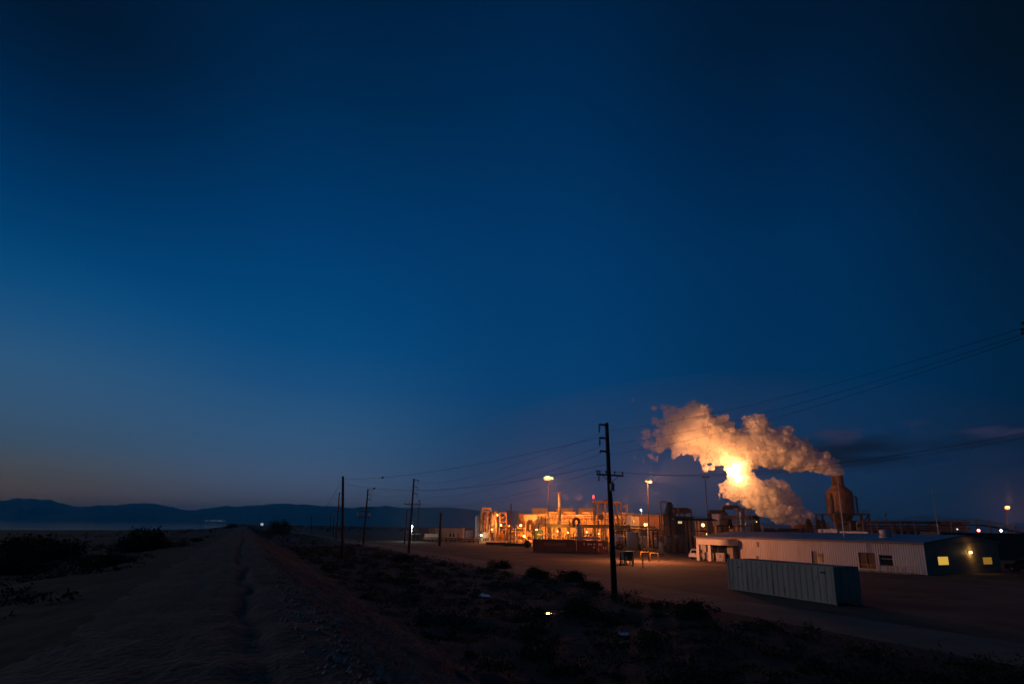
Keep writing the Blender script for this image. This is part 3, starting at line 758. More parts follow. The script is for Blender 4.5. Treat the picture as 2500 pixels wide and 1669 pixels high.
for a, b, w, h in ((cf.L - 1.1, 2.1, 0.42, 0.10), (cf.L - 1.6, 1.72, 0.2, 0.05), (1.3, 1.9, 0.3, 0.08)): MB().box(a, a + w, -0.012, -0.001, b, b + h).build('stencil_mark', m_trim0, ct)
print('container len', cf.L, 'h', cf.hit(1779, 1366)[1], cf.hit(2037, 1381)[1])

# ------------------------------------------------------------------ the long ribbed metal shed
m_sid = mat('shed_siding', (0.70, 0.64, 0.56), 0.55, var=0.1, scale=0.25, dirt=(0.46, 0.37, 0.28), streak=True, dlo=0.50, dhi=0.8)
m_sid_shaded = mat('shed_siding_shaded', (0.36, 0.29, 0.19), 0.6, var=0.15, scale=0.3)  # same cladding in a darker colour: the end wall's shade is put in
m_roof = mat('shed_roof', (0.56, 0.57, 0.62), 0.38, 0.35, var=0.12, scale=0.3, dirt=(0.42, 0.40, 0.40))
m_trim = mat('shed_trim', (0.20, 0.17, 0.15), 0.6)
m_lit = mat('lit_window', (0.9, 0.7, 0.2), emit=(1.0, 0.58, 0.075), estr=0.62)
m_lit2 = mat('dim_lit_window', (0.8, 0.6, 0.2), emit=(1.0, 0.50, 0.05), estr=0.24)
m_bulb = mat('bulkhead_glow', (1, 0.8, 0.5), emit=(1.0, 0.62, 0.22), estr=14)
B0, A0 = gnd(1702, 1364), gnd(2266, 1404)
sf = Face(B0, A0); LS = sf.L
endn = sf.n
rr = ray(2446, 1400); dd = Vector((rr.x, rr.y, 0)).normalized()
k = (Vector((A0.x, A0.y, 0))); M2 = Matrix(((endn.x, -dd.x), (endn.y, -dd.y))); sol = M2.inverted() @ Vector((-k.x, -k.y)); WS = sol[0]
EV = sf.hit(2256, 1327)[1]
print('shed L', LS, 'W', WS, 'eave', EV, sf.hit(1703, 1308.7)[1])
EV = 3.85; RD = EV + 0.95
sh = thing('metal_shed', 'long low ribbed metal shed with a pale roof behind the grey container', 'shed', (B0.x, B0.y, 0), sf.rz)
WS = min(WS, 22.0)
def opening_wall(mb, x0, x1, z1, holes, pitch, dep):
    """ribbed front wall split round its openings"""
    xs = sorted([x0, x1] + [h[0] for h in holes] + [h[1] for h in holes])
    for a, b in zip(xs[:-1], xs[1:]):
        if b - a < 0.02: continue
        hs = [h for h in holes if h[0] <= (a + b) / 2 <= h[1]]
        if not hs: mb.corr((a, 0), (b, 0), 0.05, z1, pitch, dep)
        else:
            if hs[0][2] > 0.1: mb.corr((a, 0), (b, 0), 0.05, hs[0][2], pitch, dep)
            mb.corr((a, 0), (b, 0), hs[0][3], z1, pitch, dep)
def fx(px, py): return sf.hit(px, py)
d0 = fx(1983.5, 1371)[0]; d1 = fx(1996.5, 1371)[0]; dz = fx(1989, 1345)[1]
w0, w1 = fx(2146, 1353)[0], fx(2178, 1353)[0]; wz1 = fx(2162, 1353.5)[1]; wz0 = max(0.75, fx(2162, 1388)[1])
l0, l1 = fx(2096, 1350)[0], fx(2134, 1350)[0]; lz1 = fx(2115, 1349)[1]
xa = fx(1822, 1330)[0]                        # where the porch wing stops
holes = [(d0, d1, 0.0, dz), (l0, l1, 0.35, lz1), (w0, w1, wz0, wz1)]
mb = MB(); opening_wall(mb, 0.0, LS, EV, holes, 0.305, 0.055); mb.build('front_wall', m_sid, sh)
MB().box(d0, d1, 0.10, 0.16, 0.05, dz).build('door', m_trim, sh)
MB().box(d0 - 0.06, d1 + 0.06, 0.03, 0.10, dz, dz + 0.08).build('door_frame', m_trim, sh)
mb = MB(); n = 15
for i in range(n):
    z = 0.4 + (lz1 - 0.45) * i / n; mb.add([(l0 + 0.05, 0.06, z), (l1 - 0.05, 0.06, z), (l1 - 0.05, -0.05, z + 0.10), (l0 + 0.05, -0.05, z + 0.10), (l0 + 0.05, 0.06, z + 0.03), (l1 - 0.05, 0.06, z + 0.03)], [(0, 1, 2, 3), (3, 2, 5, 4)])
lv = MB().box(l0, l1, 0.08, 0.2, 0.35, lz1).build('louvre', m_trim, sh)
mb.build('louvre_blades', mat('louvre_rust', (0.40, 0.22, 0.12), 0.8), lv)
mb = MB(); mb.box(l0 - 0.05, l0 + 0.04, -0.07, 0.1, 0.3, lz1 + 0.06).box(l1 - 0.04, l1 + 0.05, -0.07, 0.1, 0.3, lz1 + 0.06).box((l0 + l1) / 2 - 0.05, (l0 + l1) / 2 + 0.05, -0.065, 0.1, 0.35, lz1).box(l0 + 0.04, l1 - 0.04, -0.07, 0.1, lz1, lz1 + 0.06)
mb.build('louvre_frame', m_trim, lv)
wn = MB().box(w0, w1, 0.14, 0.18, wz0, wz1).build('window', m_glassd, sh)
mb = MB()
for a, b, c, d in ((w0, w0 + 0.06, wz0, wz1), (w1 - 0.06, w1, wz0, wz1), (w0 + 0.06, w1 - 0.06, wz0, wz0 + 0.06), (w0 + 0.06, w1 - 0.06, wz1 - 0.06, wz1), (w0 + 0.06, w1 - 0.06, wz0 + (wz1 - wz0) * 0.64, wz0 + (wz1 - wz0) * 0.64 + 0.05)): mb.box(a, b, 0.07, 0.135, c, d)
mb.build('window_frame', m_galv, wn)
# end wall with two lit windows and a lamp
ef = Face(A0, A0 + endn * WS)
mb = MB(); mb.corr((LS, 0), (LS, WS), 0.05, EV, 0.305, 0.055)
nn = int(WS / 0.6); 
for i in range(nn):
    a, b = WS * i / nn, WS * (i + 1) / nn; ha, hb = [EV + (RD - EV) * (1 - abs(q - WS / 2) / (WS / 2)) for q in (a, b)]
    mb.add([(LS + 0.02, a, EV - 0.01), (LS + 0.02, b, EV - 0.01), (LS + 0.02, b, hb - 0.04), (LS + 0.02, a, ha - 0.04)], [(0, 1, 2, 3)])
mb.build('end_wall', m_sid_shaded, sh)
for (pa, pb, ya, yb, mm) in (((2286.5, 1358), (2312, 1358), 1358, 1378, m_lit), ((2396.5, 1359.5), (2418.5, 1359.5), 1359.5, 1376.5, m_lit2)):
    u0, u1 = ef.hit(*pa)[0], ef.hit(*pb)[0]; z1 = ef.hit((pa[0] + pb[0]) / 2, ya)[1]; z0 = ef.hit((pa[0] + pb[0]) / 2, yb)[1]
    w = MB().box(LS + 0.07, LS + 0.085, u0, u1, z0, z1).build('window', mm, sh)
    mb = MB()
    for a, b, c, d in ((u0 - 0.07, u0, z0 - 0.07, z1 + 0.07), (u1, u1 + 0.07, z0 - 0.07, z1 + 0.07), (u0, u1, z1, z1 + 0.07), (u0, u1, z0 - 0.07, z0)): mb.box(LS + 0.05, LS + 0.12, a, b, c, d)
    mb.build('window_frame', m_trim, w)
u, z = ef.hit(2364.5, 1348.5)
bl = MB().box(LS + 0.06, LS + 0.16, u - 0.22, u + 0.22, z - 0.02, z + 0.26, 0.02).build('wall_lamp', m_trim, sh)
MB().box(LS + 0.162, LS + 0.32, u - 0.2, u + 0.2, z - 0.06, z + 0.2, 0.03).build('lens', m_bulb, bl)
lamp(sh, (LS + 0.55, u, z), 30, (1.0, 0.55, 0.16), 0.12)
# back, far end, roof
MB().corr((LS, WS), (0, WS), 0.05, EV, 0.6, 0.05).corr((0, WS), (0, 0), 0.05, EV, 0.305, 0.05).build('back_wall', m_sid, sh)
mb = MB()
for s in (0, 1):
    k = int(LS / 0.61)
    for i in range(k):
        a, b = -0.2 + (LS + 0.4) * i / k, -0.2 + (LS + 0.4) * (i + 1) / k
        y0, z0, y1, z1 = (-0.35, EV - 0.0, WS / 2, RD) if s == 0 else (WS + 0.35, EV, WS / 2, RD)
        z0 += 0.06; z1 += 0.06; r_ = 0.05
        mb.add([(a, y0, z0), (b - 0.07, y0, z0), (b - 0.07, y1, z1), (a, y1, z1), (b - 0.055, y0, z0 + r_), (b - 0.015, y0, z0 + r_), (b - 0.015, y1, z1 + r_), (b - 0.055, y1, z1 + r_), (b, y0, z0), (b, y1, z1)],
               [(0, 1, 2, 3), (1, 4, 7, 2), (4, 5, 6, 7), (5, 8, 9, 6)] if s == 0 else [(3, 2, 1, 0), (2, 7, 4, 1), (7, 6, 5, 4), (6, 9, 8, 5)])
mb.build('roof', m_roof, sh)
mb = MB(); mb.box(-0.2, LS + 0.2, -0.40, -0.34, EV - 0.12, EV + 0.055).build('eave_trim', m_trim, sh)
mb = MB()
for s in (0, 1):
    for i in range(10):
        a, b = ((-0.3 + (WS / 2 + 0.3) * i / 10, -0.3 + (WS / 2 + 0.3) * (i + 1) / 10) if s == 0 else (WS + 0.3 - (WS / 2 + 0.3) * i / 10, WS + 0.3 - (WS / 2 + 0.3) * (i + 1) / 10))
        za, zb = [EV + (RD - EV) * (1 - abs(q - WS / 2) / (WS / 2)) for q in (a, b)]
        mb.bar((LS + 0.17, a, za - 0.03), (LS + 0.17, b, zb - 0.03), 0.06, 0.16)
mb.build('gable_trim', m_trim, sh)
u, z = fx(1851, 1325); MB().box(u - 0.2, u + 0.2, -0.06, 0.02, z - 0.6, z + 0.2).build('wall_vent', m_trim, sh)
u, z = fx(1850, 1358); MB().box(u - 0.2, u + 0.2, -0.065, 0.02, z - 0.5, z + 0.1).build('wall_vent', m_trim, sh)
u, z = fx(2003, 1356); MB().box(u - 0.35, u + 0.4, -0.14, 0.02, z - 0.15, z + 0.35).build('junction_box', m_tan, sh)
u, z = fx(2004, 1364); MB().box(u - 0.26, u + 0.3, -0.12, 0.02, z - 0.35, z + 0.2).build('warning_sign', m_yel, sh)
u, z = fx(2123, 1335); MB().box(u - 0.35, u + 0.3, -0.07, 0.0, lz1 + 0.06, EV - 0.15).build('patch_panel', mat('blue_grey_panel', (0.30, 0.32, 0.38), 0.6), sh)
# yellow handrail and steps along the front
hr = thing('handrail', 'low row of yellow posts with a rail along the shed front', 'handrail', (B0.x, B0.y, 0), sf.rz)
for px in (2105, 2112, 2138, 2163, 2193, 2217, 2242):
    g_ = gnd(px, 1404 - (2266 - px) * 0.05); lc = (Vector((g_.x, g_.y, 0)) - sf.P); u_, v_ = lc.dot(sf.d), -1.25
    MB().box(u_ - 0.03, u_ + 0.03, v_ - 0.03, v_ + 0.03, 0, 1.0).build('post', m_yel, hr)
hr_u = (fx(2105, 1390)[0], fx(2245, 1390)[0])
MB().box(hr_u[0], hr_u[1], -1.27, -1.23, 0.9, 0.96).build('rail', m_yel, hr)
MB().box(hr_u[0], hr_u[1] - 0.5, -1.15, -0.08, 0.02, 0.16).build('kerb_slab', m_conc, hr)

# porch wing with the rounded canopy at the shed's left end
m_canopy = mat('porch_paint', (0.68, 0.60, 0.50), 0.55, var=0.1, scale=0.5)
pw = thing('entrance_porch', 'pale entrance porch with a rounded canopy over dark doorways', 'porch', (B0.x, B0.y, 0), sf.rz)
p0 = fx(1742, 1330)[0] * 0.72; p1 = fx(1820, 1330)[0] * 0.88; cz = fx(1790, 1333)[1]
prd = 3.2
def canopy_ring(z0, z1, inset):
    pts = [(p0 + inset, -0.1), (p0 + inset, -prd + 0.4 + inset)]
    pts += [(p0 + inset + 0.4 - 0.4 * math.cos(a), -prd + inset + 0.4 - 0.4 * math.sin(a)) for a in (0.5, 1.0)]
    R = 1.7; pts += [(p1 - R - inset + R * math.sin(a), -prd + inset + R - R * math.cos(a)) for a in [i * math.pi / 16 for i in range(9)]] + [(p1 - inset, -0.1)]
    return pts
def loft(mb, rings):
    n = len(rings[0][0]); vs = [(x, y, z) for pts, z in rings for x, y in pts]; fs = []
    for r in range(len(rings) - 1):
        for i in range(n - 1): fs.append((r * n + i, r * n + i + 1, (r + 1) * n + i + 1, (r + 1) * n + i))
    fs.append(tuple((len(rings) - 1) * n + i for i in range(n))); fs.append(tuple(i for i in range(n))[::-1]); return mb.add(vs, fs)
loft(MB(), [(canopy_ring(0, 0, 0.12), 2.62), (canopy_ring(0, 0, 0.0), 2.66), (canopy_ring(0, 0, 0.0), 3.02), (canopy_ring(0, 0, 0.06), 3.05), (canopy_ring(0, 0, 0.06), 3.10), (canopy_ring(0, 0, 0.0), 3.13), (canopy_ring(0, 0, 0.04), 3.50), (canopy_ring(0, 0, 0.35), 3.66)]).build('canopy', m_canopy, pw)
for x in (p0 + 0.3, p0 + (p1 - p0) * 0.44):
    MB().box(x - 0.3, x + 0.3, -prd + 0.15, -prd + 0.55, 0.0, 2.61).build('pillar', m_canopy, pw)
mb = MB(); mb.box(p0 + 0.9, p0 + (p1 - p0) * 0.40, -1.0, -0.9, 0.0, 2.6).build('doorway', m_glassd, pw)
mb = MB(); mb.box(p0 + (p1 - p0) * 0.55, p1 - 1.4, -1.0, -0.9, 0.0, 2.6).build('doorway', m_glassd, pw)
MB().box(p1 - 1.4, p1 - 0.25, -1.3, -0.85, 0.0, 2.6).build('side_panel', m_conc, pw)
MB().box(p0 + 0.1, p1 - 0.2, -0.82, -0.10, 0.0, 2.6).build('back_wall', m_trim, pw)

# on the roof
def roof_pt(px, py):
    """point of the shed's front roof slope seen at that pixel"""
    n = Vector((0, -(RD - EV), WS / 2)).normalized(); R3 = Matrix.Rotation(sf.rz, 3, 'Z'); nw = R3 @ n; p0_ = Vector((B0.x, B0.y, EV + 0.06)); r = ray(px, py)
    return EYE + r * ((p0_ - EYE).dot(nw) / r.dot(nw))
vt = roof_pt(2162, 1312)
rv = thing('roof_ventilator', 'round galvanised turbine ventilator on the shed roof', 'ventilator', (vt.x, vt.y, vt.z - 0.05), sf.rz)
MB().lathe([(0.75, 0), (0.72, 0.28), (0.62, 0.32)], (0, 0, 0), 24).build('base_collar', m_galv, rv)
MB().lathe([(0.60, 0.3), (0.66, 0.34), (0.66, 1.05), (0.5, 1.14), (0.08, 1.2)], (0, 0, 0), 24).build('drum', m_galv, rv)
def rooftop(px, depth_y, label, name, cat):
    lo = Vector((X(px, depth_y), depth_y, 0)); v = lo - sf.P; u_, w_ = v.dot(sf.d), v.dot(sf.n)
    z = EV + 0.06 + (RD - EV) * (1 - abs(w_ - WS / 2) / (WS / 2)); return thing(name, label, cat, (lo.x, lo.y, z), sf.rz), z
y_ac = 99.0
ac, zac = rooftop(2030, y_ac, 'boxy white air conditioning unit sitting on the shed roof ridge', 'rooftop_unit', 'air conditioner')
s_ = y_ac / 1423; h_ = Z(2030, 1291, y_ac) - zac
MB().box(-1.9, 1.5, -0.8, 0.9, 0.05, h_, 0.08).build('casing', m_canopy, ac)
MB().box(-1.3, -0.95, -0.83, -0.79, 0.2, h_ - 0.12).build('grille', m_trim, ac)
MB().box(-0.6, 0.5, -0.83, -0.79, 0.15, h_ * 0.55).build('grille', m_trim, ac)
for x in (-0.35, 0.1, 0.5): MB().box(x - 0.015, x + 0.015, -0.815, -0.79, h_ * 0.5, h_ - 0.05).build('seam', m_trim, ac)
du, zdu = rooftop(2078, 94.0, 'long grey air duct lying on the shed roof beside the white unit', 'roof_duct', 'duct')
MB().box(-1.6, 2.9, -0.5, 0.5, 0.02, 0.72, 0.05).build('duct_body', m_galv, du)
MB().box(2.9, 4.4, -0.4, 0.4, 0.02, 0.45, 0.04).build('transition', m_galv, du)
for x in (-0.5, 0.9, 2.2): MB().box(x - 0.04, x + 0.04, -0.53, 0.53, 0.0, 0.76).build('flange', m_galv, du)

# flagpole by the shed, thin mast behind it
fb = gnd(2070, 1386); ft = at(2042.5, 1152, fb.y)
fp = thing('flagpole', 'tall bare white flagpole in front of the shed', 'flagpole', (fb.x, fb.y, 0))
MB().tube([(0, 0, 0), ((ft.x - fb.x) * 0.5, 0, ft.z * 0.5), (ft.x - fb.x, 0, ft.z)], [0.085, 0.06, 0.035], 12).build('shaft', m_white, fp)
MB().ball((ft.x - fb.x, 0, ft.z + 0.05), 0.07).build('finial', m_galv, fp)
MB().lathe([(0.28, 0), (0.28, 0.12), (0.12, 0.2)], (0, 0, 0), 16).build('base', m_conc, fp)
ym = 118.0; b_ = at(2297, 1345, ym); tp = at(2277, 1195, ym)
am = thing('antenna_mast', 'slender radio mast rising behind the dark end of the shed', 'mast', (b_.x, b_.y, 0))
v_ = Vector((tp.x - b_.x, 0, tp.z))
MB().tube([(0, 0, 0), v_ * 0.72], [0.12, 0.10], 8).build('lower_section', m_galv, am)
MB().tube([v_ * 0.72, v_ * 0.9], 0.07, 8).build('middle_section', m_galv, am)
MB().tube([v_ * 0.9, v_ * 0.98], 0.13, 8).build('antenna', m_galv, am)
c_ = v_ * 0.52; MB().cbox((c_.x + 0.25, 0, c_.z), 0.35, 0.25, 0.5).build('radio_box', m_dark, am)
yw = 122.0; b_ = at(2131, 1330, yw); tp = at(2123, 1257, yw)
wp = thing('whip_antenna', 'thin whip antenna standing behind the shed roof right of the rusty stack', 'antenna', (b_.x, b_.y, 0))
MB().tube([(0, 0, 0), (tp.x - b_.x, 0, tp.z)], [0.06, 0.025], 6).build('rod', m_galv, wp)

# ------------------------------------------------------------------ small things in the yard before the shed
def cabinet(px, py, w, d, h, label, rz=None):
    g_ = gnd(px, py); t = thing('electrical_cabinet', label, 'electrical cabinet', (g_.x, g_.y, 0), sf.rz * 0.55 if rz is None else rz, 'electrical cabinets beside the porch')
    MB().box(-w / 2 - 0.08, w / 2 + 0.08, -0.08, d + 0.08, 0, 0.1).build('plinth', m_conc, t)
    MB().box(-w / 2, w / 2, 0, d, 0.1, h, 0.02).build('casing', m_galv if 'smooth' in label else m_silver, t)
    for s in (-1, 1):
        dr = MB().box(min(s * 0.02, s * (w / 2 - 0.05)), max(s * 0.02, s * (w / 2 - 0.05)), -0.035, -0.003, 0.18, h - 0.08).build('door', m_galv if 'smooth' in label else m_silver, t)
        MB().box(s * 0.1 - 0.03, s * 0.1 + 0.03, -0.07, -0.036, h * 0.5, h * 0.66).build('handle', m_dark, dr)
    MB().box(-w / 2 + 0.1, -w / 2 + 0.35, -0.045, -0.036, h * 0.28, h * 0.5).build('placard', m_white, t)
    return t
cabinet(1730.5, 1367, 1.35, 1.0, 1.35, 'smooth grey electrical cabinet left of the two beside the porch')
cabinet(1759.5, 1370.5, 1.4, 1.0, 1.4, 'speckled pale electrical cabinet right of the two beside the porch')
def bollard(px, py, h, label, r=0.09):
    g_ = gnd(px, py); t = thing('bollard', label, 'bollard', (g_.x, g_.y, 0), 0, 'yellow bollards in the yard')
    MB().tube([(0, 0, 0), (0, 0, h)], r, 10).build('post', m_yel, t); MB().ball((0, 0, h), r * 1.02, 10, 0.5).build('cap', m_yel, t)
    return t
bollard(1742.5, 1368, 1.25, 'yellow bollard between the two electrical cabinets')
bollard(1766, 1374, 1.2, 'yellow bollard in front of the speckled cabinet')
bollard(1697.5, 1364, 1.2, 'yellow bollard left of the parked white car')
bollard(1529, 1379, 1.15, 'yellow bollard at the left of the dark meter cabinet', 0.1)
bollard(1546, 1381, 1.15, 'yellow bollard at the right of the dark meter cabinet', 0.1)
bollard(1569.5, 1383, 1.6, 'lone yellow post in the yard with a red cap', 0.08)
g_ = gnd(1536, 1377)
mc = thing('meter_cabinet', 'dark green meter cabinet on legs standing in the yard', 'electrical cabinet', (g_.x, g_.y, 0), 0.15)
m_dkg = mat('dark_green_paint', (0.045, 0.075, 0.075), 0.5, var=0.25, scale=2)
MB().box(-0.78, 0.62, 0, 1.1, 0.55, 1.75, 0.04).build('casing', m_dkg, mc)
MB().box(-0.84, 0.68, -0.08, 1.2, 1.753, 1.83).build('roof', m_dkg, mc)
MB().box(-0.7, -0.1, -0.04, -0.003, 0.62, 1.68).build('door', m_dkg, mc); MB().box(-0.06, 0.54, -0.04, -0.003, 0.62, 1.68).build('door', m_dkg, mc)
for x in (-0.7, 0.5):
    for y in (0.08, 1.0): MB().box(x - 0.06, x + 0.06, y - 0.06, y + 0.06, 0, 0.55).build('leg', m_dark, mc)
MB().tube([(0.75, 0.3, 0), (0.75, 0.3, 1.2), (0.62, 0.3, 1.4)], 0.05, 8).build('conduit', m_galv, mc)
g_ = gnd(1515, 1380)
vp = thing('valve_post', 'slim dark valve post with a wheel left of the meter cabinet', 'valve', (g_.x, g_.y, 0))
MB().tube([(0, 0, 0), (0, 0, 1.75)], 0.09, 10).build('post', m_dark, vp)
MB().lathe([(0.20, 0), (0.23, 0.02), (0.23, 0.05), (0.20, 0.07)], (0, 0, 1.76), 14).build('handwheel', m_dark, vp)
MB().cbox((0.02, 0, 0.9), 0.3, 0.3, 0.35, 0.03).build('valve_body', m_dark, vp)
def hoop(px0, px1, py, h, label):
    a, b = gnd(px0, py), gnd(px1, py); t = thing('barrier_hoop', label, 'barrier', (a.x, a.y, 0), 0, 'yellow pipe barriers in the yard'); w = b.x - a.x
    MB().tube(pipe_pts([(0, 0, 0), (0, 0, h), (w, 0, h), (w, 0, 0)], 0.12), 0.04, 8).build('pipe', m_yel, t)
    return t
hoop(1565, 1585, 1368, 1.4, 'left yellow pipe barrier beside the short lamp post')
hoop(1589, 1606, 1369, 1.3, 'right yellow pipe barrier beside the short lamp post')
# short lamp post with the red sodium lamp
g_ = gnd(1584.5, 1369); yl = g_.y; tl_ = at(1581, 1281, yl); hl_ = at(1576, 1279, yl)
lp_ = thing('lamp_post', 'short lamp post with a red sodium lamp before the brown building', 'street lamp', (g_.x, g_.y, 0))
MB().tube([(0, 0, 0), ((tl_.x - g_.x) / 2, 0, tl_.z / 2), (tl_.x - g_.x, 0, tl_.z)], [0.09, 0.075, 0.05], 10).build('pole', m_black, lp_)
e_ = Vector((hl_.x - g_.x, -0.1, hl_.z))
MB().bar((tl_.x - g_.x, 0, tl_.z - 0.05), e_ + Vector((0, 0, 0.12)), 0.06).build('arm', m_dark, lp_)
MB().cbox(e_ + Vector((0, 0, 0.14)), 0.7, 0.45, 0.16, 0.03).build('housing', m_dark, lp_)
m_red = mat('red_sodium_glow', (1, 0.5, 0.2), emit=(1.0, 0.27, 0.07), estr=2.4)
MB().ball(e_ + Vector((0, 0, -0.06)), 0.30, 14, 0.8).build('lens', m_red, lp_)
lamp(lp_, tuple(e_ + Vector((-0.9, -2.0, -0.3))), 7000, (1.0, 0.31, 0.11), 0.3)
# parked white car at the wing's corner
def car(loc, rz, label, m, name='parked_car', tail=False):
    t = thing(name, label, 'car', loc, rz); w = 1.78
    prof = [(-2.2, 0.42), (-2.22, 0.75), (-2.1, 0.98), (-1.85, 1.05), (-1.55, 1.62), (-1.2, 1.74), (0.2, 1.74), (0.55, 1.66), (1.15, 1.10), (2.0, 0.98), (2.2, 0.82), (2.24, 0.42), (1.85, 0.34), (-1.85, 0.34)]
    MB().prism(prof, -w / 2, w / 2).build('body', m, t)
    gl = MB()
    for y in (-w / 2 - 0.012, w / 2 + 0.002): gl.prism([(-1.45, 1.12), (-1.25, 1.6), (0.18, 1.6), (0.5, 1.53), (0.98, 1.12)], y, y + 0.01)
    gl.build('side_windows', m_glassd, t)
    MB().add([(0.62, -0.75, 1.64), (0.62, 0.75, 1.64), (1.13, 0.8, 1.14), (1.13, -0.8, 1.14)], [(0, 3, 2, 1)]).build('windscreen', m_glassd, t)
    MB().add([(-1.62, -0.72, 1.55), (-1.62, 0.72, 1.55), (-1.87, 0.76, 1.1), (-1.87, -0.76, 1.1)], [(0, 1, 2, 3)]).build('rear_window', m_glassd, t)
    for x in (-1.35, 1.35):
        for s in (-1, 1):
            wh = MB().lathe([(0.30, -0.11), (0.345, -0.08), (0.345, 0.08), (0.30, 0.11)], (x, s * (w / 2 - 0.06), 0.345), 20, 'y').build('wheel', m_black, t)
            MB().lathe([(0.02, s * 0.112 - 0.01), (0.2, s * 0.112 - 0.01), (0.2, s * 0.112 + 0.01), (0.02, s * 0.112 + 0.01)], (x, s * (w / 2 - 0.06), 0.345), 14, 'y').build('rim', m_galv, wh)
    for s in (-1, 1):
        MB().cbox((2.19, s * 0.68, 0.82), 0.1, 0.3, 0.14, 0.02).build('headlight', m_white, t)
        MB().cbox((-2.2, s * 0.72, 0.9), 0.06, 0.2, 0.16, 0.01).build('tail_light', mat('tail_red', (0.5, 0.02, 0.02), emit=(1, 0.05, 0.02), estr=1.2) if tail else mat('tail_red_off', (0.3, 0.02, 0.02), 0.3), t)
    return t
g_ = gnd(1713, 1365)
car((g_.x + 0.4, g_.y + 1.2, 0), sf.rz + math.pi / 2, 'white car parked at the left corner of the shed', mat('white_car_paint', (0.7, 0.68, 0.64), 0.3, var=0.05))
g_ = at(2492, 1362, 82)
car((g_.x + 0.6, g_.y, 0), math.radians(118), 'dark car with lit red tail lights at the right edge', mat('dark_car_paint', (0.03, 0.03, 0.035), 0.3, var=0.05), tail=True)
# ------------------------------------------------------------------ lamps of the plant
m_sod = mat('sodium_glow', (1, 0.7, 0.4), emit=(1.0, 0.50, 0.14), estr=2.4)
m_whl = mat('white_lamp_glow', (0.9, 1, 0.95), emit=(0.9, 1.0, 0.86), estr=6)
m_redl = mat('red_beacon_glow', (1, 0.2, 0.2), emit=(1.0, 0.10, 0.09), estr=1.3)
m_redl2 = mat('red_orange_glow', (1, 0.5, 0.2), emit=(1.0, 0.24, 0.06), estr=2.6)
def highmast(px, py, y, base_px, label, lit, power, col=SOD, heads=None, r=(0.20, 0.11), group='tall floodlight masts', lens=0.42, aim=None, cone=150, off=(0, 0, 0), lm=None):
    p = at(px, py, y); bx = X(base_px, y); t = thing('floodlight_mast', label, 'floodlight', (bx, y, 0), 0, group)
    tl = Vector((p.x - bx, 0, p.z))
    MB().tube([(0, 0, 0), tl * 0.5, tl * 0.985], [r[0], (r[0] + r[1]) / 2, r[1]], 12).build('pole', m_dark, t)
    hd = heads or [(-1.1, True), (-0.37, True), (0.37, True), (1.1, True)]
    MB().bar(tl + Vector((hd[0][0] - 0.2, 0, 0)), tl + Vector((hd[-1][0] + 0.2, 0, 0)), 0.14).build('head_bar', m_dark, t)
    for dx, on in hd:
        c = tl + Vector((dx, -0.35, -0.15))
        h = MB().cbox(c + Vector((0, 0.2, 0.12)), 0.62, 0.5, 0.5, 0.06).build('flood_head', m_dark, t)
        if on: MB().ball(c + Vector((0, -0.2, -0.05)), lens if dx < 1 else lens * 0.62, 14, 0.8).build('lens', lm or m_sod, h)  # ball wider than the fixture: the lamp's bloom is put into its shape
        else: MB().cbox(c + Vector((0, -0.11, 0.1)), 0.5, 0.03, 0.4).build('lens', m_glassd, h)
    if power and aim: lamp(t, tuple(tl + Vector(off)), power, col, 0.6, 'SPOT', aim, spot_size=math.radians(cone), spot_blend=0.6)
    elif power:
        for s in (-1, 1): lamp(t, tuple(tl + Vector((0, s * 1.2, -0.5))), power, col, 0.5, 'SPOT', (0, s * 0.8, -1), spot_size=math.radians(125), spot_blend=0.5)
        lamp(t, tuple(tl + Vector((0, -1.0, 0.35))), max(power * 0.35, 5000), col, 0.6)
    return t
highmast(1338, 1166, 205, 1338.5, 'brightest tall lit floodlight mast above the cooling tower', True, 26000, heads=[(-0.75, True), (0.15, True), (1.35, True)], lens=0.8)
highmast(1581, 1175, 172, 1583.5, 'tall mast with one lit head and one dark head above the brown building', True, 9000, heads=[(-0.55, False), (0.75, True)], lens=0.5)
highmast(1721, 1164, 165, 1731, 'unlit tall mast just left of the steam plumes', False, 0, heads=[(-0.5, False), (0.75, False)])
highmast(1803.4, 1168.8, PD + 0.4, 1805, 'floodlight mast swallowed by the steam with a glaring head', True, 180000, col=STM, heads=[(-0.5, True), (0.3, True)], lens=0.8, aim=(-0.2, 0.55, 0.8), cone=168, off=(-0.6, -0.2, 1.3))
highmast(2455, 1238, 172, 2459, 'lone red-orange lamp mast at the right end of the pipe bridge', True, 2500, col=SODR, heads=[(0.0, True)], r=(0.2, 0.1), lens=0.6, lm=m_redl2)
fm = [o for o in bpy.data.objects if o.get('label', '').startswith('floodlight mast swallowed')][0]
_p = at(1803.4, 1168.8, PD - 0.9); lamp(fm, (_p.x - fm.location.x, _p.y - fm.location.y, _p.z + 0.2), 18000, STM, 0.8)
fm2 = [o for o in bpy.data.objects if o.get('label', '').startswith('tall mast with one lit head')][0]
_q = at(1588, 1174, 171) - Vector(fm2.location); lamp(fm2, tuple(_q + Vector((0.5, 0.3, 0.3))), 135000, STM, 0.5, 'SPOT', at(1800, 1110, PD) - at(1588, 1174, 171), spot_size=math.radians(66), spot_blend=0.5)  # added spot at the lit head, brightens the steam from the front
